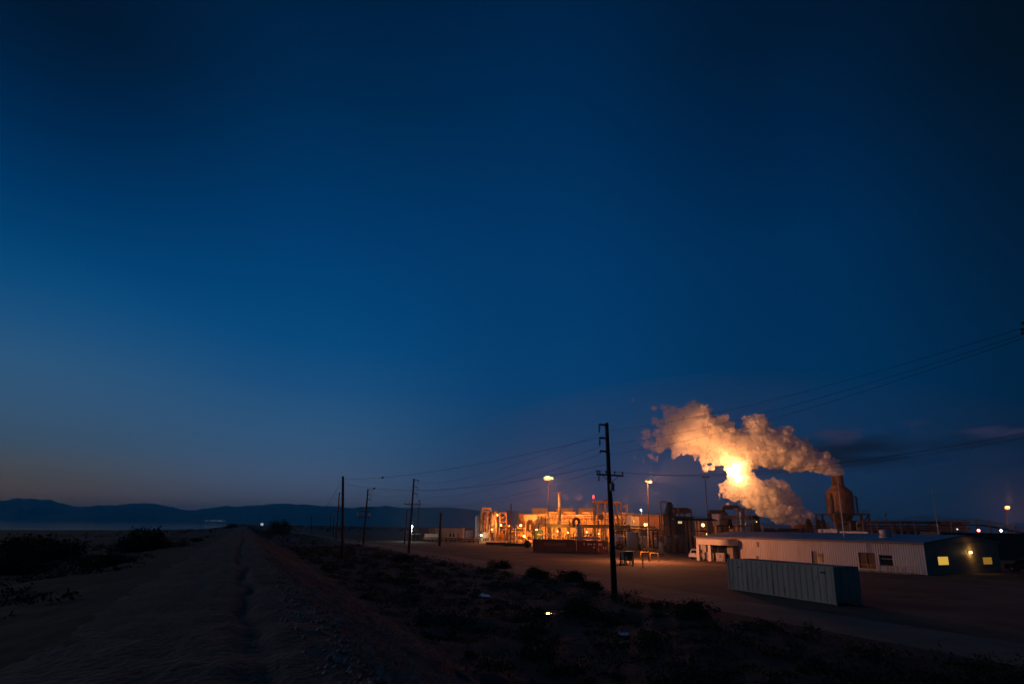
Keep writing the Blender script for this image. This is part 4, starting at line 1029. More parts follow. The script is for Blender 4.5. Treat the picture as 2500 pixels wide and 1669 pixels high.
def bulkhead(px, py, y, power, label, col=SOD, r=0.22, m=None, post=None):
    p = at(px, py, y); t = thing('work_light', label, 'work light', tuple(p), 0, 'work lights on the plant')
    MB().cbox((0, 0.22, 0.1), 0.4, 0.3, 0.3, 0.04).build('housing', m_dark, t)
    MB().ball((0, 0, 0), r, 12).build('lens', m or m_sod, t)
    if post: MB().tube([(0, 0.3, 0.1), (0, 0.3, post - p.z)], 0.06, 8).build('post', m_dark, t)
    else: MB().tube([(0, 0.3, 0.15), (0, 0.5, 0.6), (0, 1.4, 0.6)], 0.05, 8).build('bracket', m_dark, t)
    lamp(t, (0, -0.55, -0.1), power, col, 0.3)
    return t

# ------------------------------------------------------------------ left module: stacked steel frame packed with vessels and pipes
m_fr = mat('module_paint', (0.52, 0.34, 0.18), 0.6, var=0.25, scale=0.8, dirt=(0.36, 0.2, 0.1))
YM = 193.0
f = Fr(1200, YM); x = lambda px: f.x(px); z = lambda py: f.z(1200, py)
mod = thing('process_module', 'tall orange lit steel module packed with pipes at the left end of the plant', 'process module', tuple(f.o))
frame_tower(mod, x(1176), x(1211), 0, 7, [z(1296), z(1272), z(1246.5)], 0.36, m_fr, posts_x=[x(1176), x(1190), x(1211)])
frame_tower(mod, x(1219), x(1235.5), 0.5, 6.5, [z(1302), z(1271), z(1249.5)], 0.42, m_fr)
MB().tube(pipe_pts([(x(1175), 1, z(1265)), (x(1175), 1, z(1240.5)), (x(1198), 1, z(1240.5))], 0.9), 0.42, 12).build('overhead_pipe', m_cream, mod)
MB().box(x(1176), x(1198), 0.4, 3, z(1243.5), z(1238.5)).build('top_box', m_cream, mod)
MB().lathe([(0.0, 0), (1.1, 0.05), (1.15, 0.4), (1.15, z(1261)), (0.8, z(1258)), (0.2, z(1256))], (x(1167.5), 2.5, 0), 22).build('vessel', m_silver, mod)
for i, (px, r_, a, b) in enumerate(((1202, 0.55, 1296, 1250), (1207.5, 0.34, 1310, 1248), (1183, 0.22, 1320, 1252), (1187.5, 0.18, 1318, 1262), (1195, 0.28, 1322, 1280), (1198.5, 0.2, 1318, 1252), (1179, 0.16, 1322, 1275))):
    MB().tube([(x(px), -0.25 - 0.2 * (i % 3), z(a)), (x(px), -0.25 - 0.2 * (i % 3), z(b))], r_, 10).build('riser_pipe', (m_silver, m_cream, m_tan)[i % 3], mod)
MB().tube(pipe_pts([(x(1210), -0.8, z(1320)), (x(1210), -0.8, z(1286)), (x(1203), -0.8, z(1286)), (x(1203), -0.8, z(1300))], 0.7), 0.38, 12).build('loop_pipe', m_cream, mod)
MB().tube(pipe_pts([(x(1205), -0.9, z(1268)), (x(1210), -0.9, z(1268)), (x(1210), -0.9, z(1304))], 0.6), 0.3, 10).build('loop_pipe', m_cream, mod)
for i, (pa, pb, py) in enumerate(((1177, 1210, 1256), (1177, 1200, 1262), (1180, 1211, 1267), (1177, 1209, 1277.5), (1178, 1196, 1283), (1182, 1211, 1290), (1219, 1235, 1260), (1219, 1235, 1283), (1219, 1235, 1292))):
    MB().tube([(x(pa), 0.4 + (i % 3) * 0.5, z(py)), (x(pb), 0.4 + (i % 3) * 0.5, z(py))], 0.12 + 0.07 * (i % 3), 8).build('cross_pipe', (m_tan, m_cream, m_steel)[i % 3], mod)
mb = MB()
for py in (1271, 1302): railing(mb, x(1219), x(1235), 0.35, z(py), 1.1, 0.9, 0.06)
mb.build('railing', m_yel, mod)
MB().tube([(x(1183), 3.5, z(1247)), (x(1183), 3.5, z(1219))], 0.15, 10).build('vent_stack', m_cream, mod)
MB().box(x(1180), x(1193.5), -1.6, -0.6, z(1313), z(1298), 0.05).build('control_panel', m_galv, mod)
MB().box(x(1204), x(1236), 0.2, 6.8, 0.5, z(1303), 0.05).build('skid_enclosure', m_rust, mod)
MB().box(x(1219), x(1224), 0.15, 0.25, z(1315), z(1309)).build('vent_grille', m_dark, mod)
MB().box(x(1172), x(1240), -1.4, 7.6, 0, 0.48).build('skid_base', m_conc, mod)
for px in (1178, 1184, 1190, 1195, 1199): MB().box(x(px) - 0.12, x(px) + 0.12, -1.3, -1.05, 0.48, z(1311)).build('leg', m_cream, mod)
for px in (1214, 1229, 1206): ladder(mbl := MB(), x(px), -0.35, 0.5, z(1272)); mbl.build('ladder', m_yel, mod)
bulkhead(1214.5, 1256.5, YM - 2.5, 800, 'upper work light on the orange module', r=0.26)
bulkhead(1223, 1280.5, YM - 2.5, 1100, 'lower work light inside the orange module bay', r=0.3)
bulkhead(1175, 1306, YM - 2.5, 160, 'white lamp at the foot of the orange module', col=(1, .9, .55), r=0.3, m=m_whl)
bulkhead(1201, 1292, YM - 5.0, 900, 'work light lighting the pipes of the orange module from the front', r=0.2, post=0)

# low things left of the module
YL = 215.0
f = Fr(1090, YL)
lb = thing('low_building', 'low flat roofed cream building left of the orange module', 'building', tuple(f.o))
MB().box(f.x(1063), f.x(1130), 0, 9, 0, f.z(1090, 1288.5)).build('front_wall', m_cream, lb)
MB().box(f.x(1048), f.x(1062.8), 0.4, 9.4, 0, f.z(1055, 1288)).build('side_wing', m_tan, lb)
MB().box(f.x(1047), f.x(1131), -0.3, 9.6, f.z(1090, 1288.2), f.z(1090, 1287.2)).build('roof', m_steel, lb)
MB().box(f.x(1118), f.x(1121), -0.06, 0.0, 0.2, 2.4).build('door', m_trim, lb)
for px in (1098, 1106): MB().box(f.x(px), f.x(px + 4), -0.05, 0.0, 1.3, 2.4).build('window', m_glassd, lb)
f = Fr(1062, 200)
for i, (a, b, lab, mm) in enumerate(((1037.5, 1053.2, 'leftmost pinkish steel tank box on the low rack', m_white), (1054, 1070.5, 'brightest middle pinkish steel tank box on the low rack', m_white), (1072, 1090.5, 'rightmost darker steel tank box on the low rack behind the stout pole', m_tan))):
    t = thing('tank_box', lab, 'tank', (X((a + b) / 2, 200), 200, 0), 0, 'steel tank boxes on the low rack'); w = (b - a) * f.m; zt = f.z(1062, 1302)
    MB().box(-w / 2, w / 2, 0, 2.6, 0.9, zt, 0.06).build('body', mm, t)
    for k in range(4): MB().box(-w / 2 + w * (k + 0.4) / 4, -w / 2 + w * (k + 0.4) / 4 + 0.08, -0.07, -0.003, 0.95, zt - 0.1).build('rib', mm, t)
    for s in (-1, 1): MB().box(s * w * 0.36 - 0.15, s * w * 0.36 + 0.15, 0.3, 2.3, 0, 0.9).build('leg', m_dark, t)
    MB().tube([(0, 1.2, zt), (0, 1.2, zt + 0.4)], 0.25, 10).build('hatch', m_dark, t)
f = Fr(1105, 186)
pr = thing('low_pipe_line', 'long low pipe line on short supports in front of the tank boxes', 'pipe line', tuple(f.o))
for k, (r_, zz) in enumerate(((0.24, 1.15), (0.16, 1.12), (0.16, 0.62))): MB().tube([(f.x(1030), 6 - k * 0.5, zz + 0.25), (f.x(1172), -2.5 - k * 0.5, zz)], r_, 8).build('pipe', m_rust, pr)
for k in range(13):
    u = k / 12; MB().box(f.x(1031) * (1 - u) + f.x(1171) * u - 0.12, f.x(1031) * (1 - u) + f.x(1171) * u + 0.12, 6 * (1 - u) - 2.5 * u - 1.2, 6 * (1 - u) - 2.5 * u + 0.3, 0, 0.98).build('support', m_dark, pr)
f = Fr(1145, 205)
wt = thing('white_tank', 'pale upright tank between the cream building and the orange module', 'tank', tuple(f.o))
MB().lathe([(1.28, 0), (1.28, f.z(1145, 1295)), (1.1, f.z(1145, 1294.2)), (0.1, f.z(1145, 1293.6))], (0, 1.4, 0), 24).build('shell', m_white, wt)
ladder(mb := MB(), 0.9, -0.05, 0, f.z(1145, 1295)); mb.build('ladder', m_steel, wt)
f = Fr(1006, 190)
wl = thing('white_lamp_post', 'slim post with a brilliant white lamp beside the second pole', 'street lamp', tuple(f.o))
MB().tube([(0, 0, 0), (0, 0, f.z(1006, 1286))], [0.1, 0.06], 8).build('pole', m_galv, wl)
MB().cbox((0, 0, f.z(1006, 1284) + 0.35), 0.5, 0.4, 0.15, 0.03).build('housing', m_dark, wl)
MB().ball((-0.15, -0.15, f.z(1006, 1284.5)), 0.5, 14, 0.9).build('lens', m_whl, wl)
lamp(wl, (-0.15, -0.8, f.z(1006, 1284.5) - 0.4), 700, (0.85, 1.0, 0.85), 0.4)
MB().bar((0, 0, 2.4), (3.2, 0, 2.5), 0.08).build('sign_arm', m_galv, wl)
f = Fr(1020, 230)
st = thing('storage_shed', 'dim reddish storage shed behind the white lamp', 'shed', tuple(f.o))
MB().box(f.x(1008), f.x(1047), 0, 8, 0, f.z(1020, 1293)).build('walls', m_rust, st); MB().box(f.x(1007), f.x(1048), -0.3, 8.3, f.z(1020, 1292.9), f.z(1020, 1292)).build('roof', m_steel, st)
MB().box(f.x(1016), f.x(1023), -0.08, 0, 0, 3.0).build('door', m_dark, st)

# ------------------------------------------------------------------ middle: ducts, drums and pump skids
YP = 198.0
f = Fr(1290, YP); x = lambda px: f.x(px); z = lambda py: f.z(1290, py)
ed = thing('elbow_duct', 'huge pale elbow duct curving down before the cooling tower', 'duct', tuple(f.o))
MB().tube(pipe_pts([(x(1309), 1, 1.0), (x(1309), 1, z(1272)), (x(1342), 1, z(1270.5))], 3.0), 1.62, 24).build('duct_body', m_cream, ed)
for px in (1322, 1331): MB().lathe([(1.75, -0.12), (1.78, 0.0), (1.75, 0.12)], (x(px), 1, z(1271)), 24, 'x').build('flange', m_rust, ed)
MB().box(x(1303), x(1315), -0.6, 2.6, 0, 1.0).build('footing', m_conc, ed)
for px in (1326, 1338): MB().box(x(px) - 0.18, x(px) + 0.18, 0.8, 1.2, 0, z(1283)).build('support_leg', m_steel, ed)
sd_ = thing('duct_loop', 'smaller rust brown inverted U duct beside the huge elbow', 'duct', tuple(f.o))
MB().tube(pipe_pts([(x(1288), -1.2, 1), (x(1288), -1.2, z(1272)), (x(1300), -1.2, z(1272)), (x(1300), -1.2, 2)], 1.5), 0.62, 16).build('duct_body', m_tan, sd_)
MB().box(x(1285), x(1303), -2.2, -0.2, 0, 1.0).build('footing', m_conc, sd_)
ld = thing('duct_loop', 'dark inverted U duct right of the orange module', 'duct', tuple(Fr(1243, 190).o))
g = Fr(1243, 190)
MB().tube(pipe_pts([(g.x(1237.5), 0, 0.8), (g.x(1237.5), 0, g.z(1243, 1284.5)), (g.x(1250), 0, g.z(1243, 1284.5)), (g.x(1250), 0, 1.0)], 1.6), 0.55, 16).build('duct_body', m_rust, ld)
for px in (1237.5, 1250): MB().lathe([(0.75, 0), (0.75, 0.8), (0.6, 0.82)], (g.x(px), 0, 0), 16).build('footing', m_conc, ld)
cb = thing('cream_building', 'plain bright cream block building left of the cooling tower', 'building', (X(1295, 222), 222, 0))
c = Fr(1295, 222)
MB().box(c.x(1279), c.x(1312), 0, 8, 0, c.z(1295, 1255.5)).build('walls', m_cream, cb)
MB().box(c.x(1278.5), c.x(1312.5), -0.2, 8.2, c.z(1295, 1255.4), c.z(1295, 1254.6)).build('roof_edge', m_steel, cb)
MB().box(c.x(1291), c.x(1296), -0.06, 0, 0, 2.6).build('door', m_trim, cb); MB().box(c.x(1302), c.x(1307), -0.06, 0, 3, 4.6).build('louvre', m_trim, cb)
db = thing('ribbed_annex', 'dark ribbed annex against the left side of the cream block', 'building', (X(1272, 220), 220, 0))
c = Fr(1272, 220)
MB().corr((c.x(1266.5), 0), (c.x(1278), 0), 0, c.z(1272, 1254), 0.5, 0.12).box(c.x(1266.5), c.x(1278), 0.13, 7, 0, c.z(1272, 1254)).build('walls', m_rust, db)
MB().box(c.x(1266), c.x(1278.4), -0.3, 7.2, c.z(1272, 1253.9), c.z(1272, 1253)).build('roof', m_dark, db)
MB().box(c.x(1268), c.x(1272), -0.2, -0.13, 0, 2.4).build('door', m_dark, db)
bp_ = thing('drum', 'squat orange lit drum on a platform left of the cream block', 'tank', (X(1273, 204), 204, 0))
c = Fr(1273, 204)
MB().lathe([(1.1, c.z(1273, 1288)), (1.35, c.z(1273, 1286)), (1.3, c.z(1273, 1272)), (0.95, c.z(1273, 1268)), (0.9, c.z(1273, 1265))], (0, 0, 0), 22).build('shell', m_tan, bp_)
MB().box(-2.2, 3.2, -1.8, 1.8, c.z(1273, 1289.5), c.z(1273, 1288.2)).build('platform', m_cream, bp_)
for a in (-2.0, 3.0):
    for b in (-1.6, 1.6): MB().box(a - 0.15, a + 0.15, b - 0.15, b + 0.15, 0, c.z(1273, 1289.5)).build('leg', m_cream, bp_)
mb = MB(); railing(mb, -2.1, 3.1, -1.75, c.z(1273, 1288.2), 1.1, 0.9, 0.06); mb.build('railing', m_yel, bp_)
gs = thing('green_vessel', 'round green topped vessel in front of the huge elbow', 'tank', (X(1316, 186), 186, 0))
c = Fr(1316, 186)
MB().lathe([(0.5, 0.6), (1.0, 1.2), (1.32, c.z(1316, 1300)), (1.25, c.z(1316, 1295)), (0.8, c.z(1316, 1291)), (0.15, c.z(1316, 1289.5))], (0, 0, 0), 22).build('shell', m_green, gs)
MB().tube(pipe_pts([(-0.2, 0, c.z(1316, 1290)), (-0.2, 0, c.z(1316, 1279)), (0.3, 0, c.z(1316, 1278)), (0.3, 0.2, c.z(1316, 1276.5))], 0.3), 0.2, 10).build('outlet_pipe', m_dark, gs)
for a in range(4): MB().bar((0.75 * math.cos(a * 1.57 + 0.7), 0.75 * math.sin(a * 1.57 + 0.7), 0), (0.6 * math.cos(a * 1.57 + 0.7), 0.6 * math.sin(a * 1.57 + 0.7), 1.2), 0.14).build('leg', m_dark, gs)
def pump_skid(px, y, w, label, seed, hmax=3.4, mats=None):
    r_ = random.Random(seed); t = thing('pump_skid', label, 'pump', (X(px, y), y, 0), 0, 'pump skids among the pipes')
    MB().box(-w / 2, w / 2, -1.2, 1.2, 0, 0.35).build('base', m_conc, t)
    ms = mats or (m_cream, m_tan, m_rust, m_silver, m_white)
    for i in range(max(2, int(w / 1.5))):
        a = -w / 2 + (i + 0.5) * w / max(2, int(w / 1.5)); rr_ = r_.uniform(0.28, 0.5)
        MB().lathe([(0.05, -0.7), (rr_, -0.65), (rr_, 0.45), (rr_ * 0.6, 0.5), (rr_ * 0.6, 0.9), (0.05, 0.92)], (a, -0.1, 0.35 + rr_), 16, 'x').build('motor', ms[r_.randrange(len(ms))], t)
        h = r_.uniform(1.6, hmax)
        MB().tube(pipe_pts([(a + 0.3, 0.6, 0.35), (a + 0.3, 0.6, h), (a - 0.7, 0.6, h), (a - 0.7, 0.6, 0.35)], 0.3), r_.uniform(0.11, 0.2), 10).build('pipe', ms[r_.randrange(len(ms))], t)
        v = MB().lathe([(0.06, -0.2), (0.24, -0.16), (0.24, 0.16), (0.06, 0.2)], (a + 0.3, 0.6, h * 0.55), 12).build('valve', ms[r_.randrange(len(ms))], t)
        MB().lathe([(0.22, 0), (0.26, 0.02), (0.22, 0.05)], (a + 0.3, 0.35, h * 0.55), 12, 'y').build('handwheel', m_rust, v)
    MB().tube([(-w / 2, 0.95, hmax * 0.8), (w / 2, 0.95, hmax * 0.8)], 0.15, 10).build('header_pipe', ms[0], t)
    for s in (-1, 1): MB().box(s * w * 0.47 - 0.08, s * w * 0.47 + 0.08, 0.85, 1.05, 0.35, hmax * 0.8).build('stand', ms[0], t)
    return t
pump_skid(1262, 188, 5.4, 'pump skid with tangled pipes right of the bare dark pole', 1, 4.6)
pump_skid(1281, 184, 4.6, 'brightest pump skid under the orange drum platform', 2, 3.6)
pump_skid(1328, 180, 4.2, 'pump skid below the end of the dark pipe rack', 3, 3.6)
f = Fr(1280, 183)
spl = thing('stair_platform', 'yellow stair platform in front of the brightest pumps', 'platform', (X(1268, 181), 181, 0))
MB().box(-1.2, 4.4, -0.6, 1.2, 2.5, 2.62).build('deck', m_yel, spl)
for a in (-1.1, 4.3):
    for b in (-0.5, 1.1): MB().box(a - 0.07, a + 0.07, b - 0.07, b + 0.07, 0, 2.5).build('leg', m_yel, spl)
mb = MB(); railing(mb, -1.2, 4.4, -0.55, 2.62, 1.05, 1.0, 0.06); mb.build('railing', m_yel, spl)
mb = MB()
for s in (-0.5, 0.5): mb.bar((1.4 + 2.4, -0.9 + s, 0), (1.4, -0.9 + s, 2.5), 0.07, 0.18)
mb.build('stringer', m_yel, spl)
for k in range(8): MB().box(3.8 - 0.3 * k - 0.14, 3.8 - 0.3 * k + 0.14, -1.37, -0.43, 0.25 + 0.3 * k, 0.29 + 0.3 * k).build('step', m_yel, spl)
bulkhead(1243.5, 1283, 187, 500, 'small yellow-green work light beside the bare dark pole', r=0.16)
bulkhead(1271.5, 1281.5, 200, 2600, 'strong work light on the drum platform', r=0.36)
bulkhead(1279.5, 1307.5, 180, 2400, 'strongest low work light among the pump skids', r=0.36, post=0)
bulkhead(1310, 1292, 182, 1200, 'work light below the huge elbow duct', r=0.2, post=0)

# ------------------------------------------------------------------ cooling tower: a long louvred block with fan stacks
YC = 224.0
f = Fr(1435, YC); x = lambda px: f.x(px); z = lambda py, px=1435: f.z(px, py)
ctw = thing('cooling_tower', 'long cream cooling tower with a row of round fan stacks', 'cooling tower', tuple(f.o))
m_ct = mat('cooling_tower_panel', (0.60, 0.44, 0.24), 0.65, var=0.15, scale=0.35, dirt=(0.42, 0.28, 0.14), streak=True)
CTW = 13.0; zt = z(1256.5)
MB().box(x(1315), x(1560), 0.3, CTW, 0, zt - 0.35).build('casing', m_ct, ctw)
MB().box(x(1313), x(1562), -0.5, CTW + 0.5, zt - 0.345, zt).build('deck', m_cream, ctw)
npan = 36; pw_ = (x(1560) - x(1315)) / npan
for i in range(npan):
    a = x(1315) + i * pw_
    MB().box(a + 0.05, a + pw_ - 0.05, 0.10 + 0.05 * (i % 2), 0.297, z(1290), zt - 0.4).build('panel', m_ct, ctw)
for c0 in (1329, 1376, 1425, 1472, 1519):
    MB().box(x(c0), x(c0 + 29), -0.9, 0.09, z(1260.3), z(1258.4)).build('awning', m_rust, ctw)
    for q in (2, 11, 20, 28): MB().box(x(c0 + q) - 0.1, x(c0 + q) + 0.1, -0.1, 0.095, z(1273), z(1260.4)).build('mullion', m_rust, ctw)
for i, c0 in enumerate((1347.5, 1393, 1438, 1487, 1538)):
    rx = 15.2 * f.m
    MB().lathe([(rx, zt), (rx, z(1251)), (rx * 1.03, z(1250.6)), (rx * 1.03, z(1249.8)), (rx * 0.99, z(1249.3)), (rx * 0.94, z(1249)), (rx * 0.9, zt + 0.2)], (x(c0), 3.6, 0), 40).build('fan_stack', m_ct, ctw)
mb = MB(); railing(mb, x(1313), x(1562), -0.4, zt, 1.1, 2.0, 0.06); mb.build('railing', m_rust, ctw)
for i, (a, b) in enumerate(((1299.5, 1337), (1356, 1399), (1414, 1454))):
    t = thing('rear_fan_housing', ('leftmost square fan housing rising behind the cooling tower', 'middle square fan housing rising behind the cooling tower', 'right square fan housing rising behind the cooling tower')[i], 'cooling tower', (X((a + b) / 2, YC + 22), YC + 22, 0), 0, 'square fan housings behind the cooling tower')
    c = Fr((a + b) / 2, YC + 22); w = c.x(b) - c.x(a); zt2 = c.z((a + b) / 2, 1241.5)
    MB().corr((-w / 2, 0), (w / 2, 0), 0, zt2, 0.55, 0.10).box(-w / 2, w / 2, 0.12, 8, 0, zt2).build('casing', m_ct if i else m_cream, t)
    MB().box(-w / 2 - 0.1, w / 2 + 0.1, -0.12, 8.1, zt2, zt2 + 0.25).build('rim', m_cream, t)
for k, px in enumerate((1322, 1341, 1352, 1360, 1383, 1391, 1404, 1418, 1430, 1447, 1463, 1478, 1492, 1506, 1524, 1543)):
    MB().tube([(x(px), -1.1 - 0.25 * (k % 3), 0), (x(px), -1.1 - 0.25 * (k % 3), z(1262 + (k * 7) % 9))], 0.10 + 0.05 * (k % 3), 8).build('downpipe', (m_rust, m_tan, m_dark)[k % 3], ctw)
for k, py in enumerate((1266.5, 1271, 1275.5)): MB().tube([(x(1318 + 20 * k), -1.75, z(py)), (x(1556), -1.75, z(py))], 0.13, 8).build('cross_pipe', (m_rust, m_tan, m_dark)[k % 3], ctw)
# front pieces on the cooling tower side
c = Fr(1366, 205)
m_stackp = mat('stack_paint', (0.30, 0.27, 0.25), 0.6)
pst = thing('white_stack', 'slender white stack standing in front of the cooling tower', 'stack', tuple(c.o))
MB().tube([(0, 0, 0), (0, 0, c.z(1366, 1200.5))], [0.6, 0.52], 16).build('shaft', m_stackp, pst)
MB().lathe([(0.53, 0), (0.62, 0.03), (0.62, 0.3), (0.53, 0.34)], (0, 0, c.z(1366, 1202.5)), 16).build('rim', m_white, pst)
MB().lathe([(1.0, 0), (1.0, 0.3), (0.65, 0.6)], (0, 0, 0), 16).build('base', m_conc, pst)

# ------------------------------------------------------------------ dark pipe rack with a walkway before the cooling tower
YR = 186.0
f = Fr(1440, YR); x = lambda px: f.x(px); z = lambda py, px=1440: f.z(px, py)
pk = thing('pipe_rack', 'long dark pipe rack with white walkway rails before the cooling tower', 'pipe rack', tuple(f.o))
zd = z(1280.2)
m_moss = mat('rack_green_paint', (0.10, 0.11, 0.06), 0.7, var=0.3, scale=0.8)
MB().box(x(1332), x(1540), -0.4, -0.1, z(1288), zd).build('front_beam', m_moss, pk)
MB().box(x(1332), x(1540), 3.2, 3.5, z(1288), zd).build('rear_beam', m_moss, pk)
MB().box(x(1332), x(1540), -0.5, 3.55, zd + 0.003, zd + 0.09).build('walkway', m_moss, pk)
for k in range(6): MB().tube([(x(1334), 0.25 + k * 0.5, zd - 0.42), (x(1538), 0.25 + k * 0.5, zd - 0.42)], 0.12 + 0.05 * (k % 3), 8).build('pipe', (m_tan, m_steel, m_silver)[k % 3], pk)
for px in (1332.5, 1340, 1345, 1389, 1424, 1452, 1472, 1504, 1538):
    for y in (-0.25, 3.3): MB().box(x(px) - 0.2, x(px) + 0.2, y - 0.2, y + 0.2, 0, z(1288)).build('column', m_dark, pk)
mb = MB(); railing(mb, x(1336), x(1392), -0.4, zd + 0.09, 1.0, 1.35, 0.07); railing(mb, x(1430), x(1500), -0.4, zd + 0.09, 1.0, 1.35, 0.07); mb.build('handrail', m_white, pk)
MB().cbox((x(1389), -0.9, z(1279)), 0.34, 0.34, 2.4).build('junction_post', m_dark, pk); MB().cbox((x(1460.5), -0.9, z(1280)), 0.34, 0.34, 2.6).build('junction_post', m_dark, pk)
# inverted U pipe and the grey column under it
c = Fr(1414, 176)
gv = thing('grey_column', 'smooth grey upright column vessel in front of the pipe rack', 'tank', tuple(c.o))
MB().lathe([(1.02, 0), (1.02, c.z(1414, 1283)), (0.9, c.z(1414, 1281)), (0.5, c.z(1414, 1279)), (0.42, c.z(1414, 1277))], (0, 0, 0), 22).build('shell', m_galv, gv)
for py in (1288, 1300): MB().lathe([(1.05, -0.06), (1.07, 0), (1.05, 0.06)], (0, 0, c.z(1414, py)), 22).build('band', m_steel, gv)
MB().tube(pipe_pts([(0, 0, c.z(1414, 1278)), (0, 0, c.z(1414, 1265.5)), (c.x(1400.5), 0, c.z(1414, 1265.5)), (c.x(1400.5), 0, c.z(1400, 1285))], 1.0), 0.42, 14).build('swan_neck', m_rust, gv)
# gear under and around the rack
pump_skid(1350, 189.5, 4.6, 'pump skid under the left bays of the pipe rack', 4, 4.2)
pump_skid(1373, 189.5, 5.2, 'pump skid under the middle of the pipe rack', 5, 4.4)
pump_skid(1398, 189.5, 4.0, 'pump skid just left of the grey column', 6, 3.8)
pump_skid(1436, 190, 4.6, 'pump skid just right of the grey column', 7, 4.2)
pump_skid(1462, 190, 4.2, 'pump skid left of the nearest tall pole', 8, 3.8)
c = Fr(1440, 196)
rk = thing('equipment_frame', 'orange lit two storey equipment frame behind the grey column', 'equipment frame', tuple(c.o))
frame_tower(rk, c.x(1424), c.x(1456), 0, 4, [c.z(1440, 1307), c.z(1440, 1299), c.z(1440, 1292.5)], 0.3, m_cream, posts_x=[c.x(1424), c.x(1435), c.x(1446), c.x(1456)])
for i, (a, b) in enumerate(((1426, 1434), (1437, 1445), (1448, 1455))): MB().box(c.x(a), c.x(b), 0.4, 3.5, c.z(1440, 1306.8), c.z(1440, 1301.5), 0.05).build('cabinet', (m_white, m_rust, m_cream)[i], rk)
bulkhead(1361, 1296, 184, 1500, 'work light under the left half of the pipe rack', r=0.16)
bulkhead(1386, 1299, 184, 1200, 'work light under the middle of the pipe rack', r=0.16)
bulkhead(1433, 1298, 187, 1300, 'work light right of the grey column', r=0.16)
bulkhead(1462, 1302, 187, 900, 'work light left of the nearest tall pole', r=0.16)
def pole_flood(px, y, zh, power, label, col=SOD):
    t = thing('yard_flood', label, 'floodlight', (X(px, y), y, 0), 0, 'floods lighting the cooling tower')
    MB().tube([(0, 0, 0), (0, 0, zh)], [0.12, 0.08], 8).build('post', m_dark, t)
    h = MB().cbox((0, 0.05, zh + 0.15), 0.5, 0.35, 0.35, 0.04).build('housing', m_dark, t)
    MB().cbox((0, 0.25, zh + 0.15), 0.42, 0.04, 0.28).build('lens', m_sod, h)
    lamp(t, (0, 0.5, zh + 0.25), power, col, 0.3, 'SPOT', (0, 1, 0.12), spot_size=math.radians(150), spot_blend=0.5)
for i, px in enumerate((1330, 1372, 1412, 1455, 1500)):
    pole_flood(px, 209 + 0.01 * i, 7.0, 8000 if i < 4 else 4500, ('first', 'second', 'third', 'fourth', 'fifth')[i] + ' small flood from the left facing the cooling tower wall')

# gantry crane of two leaning portals
c = Fr(1485, 196)
gc = thing('gantry_crane', 'tall rusty gantry frame with leaning legs before the cooling tower', 'gantry crane', tuple(c.o))
zb = c.z(1485, 1228)
for a, b, ba, bb in ((1463, 1478, 1457, 1476), (1498.5, 1515, 1499, 1522)):
    for top, bot in ((a - 4, ba), (b - 2, bb)):
        MB().bar((c.x(bot), 0, 0), (c.x(top + 3), 0, zb), 0.55, 0.5).build('leg', m_tan, gc)
        MB().bar((c.x(bot), 7, 0), (c.x(top + 3), 7, zb), 0.55, 0.5).build('leg', m_tan, gc)
for y in (0, 7): MB().box(c.x(1449.5), c.x(1518), y - 0.35, y + 0.35, zb, zb + 0.62).build('girder', m_tan, gc)
for px in (1452, 1484, 1516): MB().box(c.x(px) - 0.2, c.x(px) + 0.2, 0.36, 6.64, zb + 0.05, zb + 0.5).build('cross_girder', m_tan, gc)
MB().box(c.x(1478), c.x(1489), 2.0, 5.0, zb + 0.63, zb + 1.5, 0.06).build('hoist_trolley', m_rust, gc)
for y in (0,): MB().box(c.x(1456), c.x(1522), y - 0.12, y + 0.12, c.z(1485, 1272), c.z(1485, 1270.5)).build('tie_beam', m_tan, gc)
MB().lathe([(0.35, -0.15), (0.95, -0.1), (0.95, 0.1), (0.35, 0.15)], (c.x(1468), -0.3, c.z(1468, 1262)), 20, 'y').build('cable_reel', m_dark, gc)
c = Fr(1450, 204)
rb = thing('beacon_post', 'slim post carrying a red obstruction beacon left of the gantry', 'beacon', tuple(c.o))
MB().tube([(0, 0, 0), (0, 0, c.z(1450, 1215))], [0.14, 0.09], 8).build('post', m_dark, rb)
MB().lathe([(0.2, 0), (0.32, 0.1), (0.34, 1.05), (0.2, 1.3), (0.03, 1.38)], (0, 0, c.z(1450, 1217)), 14).build('lens', m_redl, rb)
lamp(rb, (0, -0.6, c.z(1450, 1212)), 40, (1, 0.08, 0.06), 0.3)
c = Fr(1532, 192)
fl = thing('jib_post', 'tan post with a short jib arm right of the gantry', 'jib crane', tuple(c.o))
MB().tube([(0, 0, 0), (0, 0, c.z(1532, 1233))], 0.24, 10).build('post', m_tan, fl)
MB().bar((0.2, 0, c.z(1532, 1233.5)), (c.x(1523), 0, c.z(1523, 1236.5)), 0.3, 0.5).build('jib', m_tan, fl)
MB().cbox((0, 0, c.z(1532, 1233)), 0.8, 0.6, 0.5, 0.05).build('head', m_tan, fl)
c = Fr(1566, 214)
wl2 = thing('roof_lamp', 'small cold white lamp on a bent post above the brown building', 'street lamp', tuple(c.o))
MB().tube(pipe_pts([(c.x(1568), 0, 0), (c.x(1568), 0, c.z(1566, 1243)), (c.x(1565.5), 0, c.z(1566, 1241.5))], 0.3), 0.09, 8).build('post', m_galv, wl2)
MB().ball((c.x(1566), -0.2, c.z(1566, 1244)), 0.3, 12).build('lens', m_whl, wl2)
lamp(wl2, (c.x(1566), -0.8, c.z(1566, 1244) - 0.4), 220, WHT, 0.2)

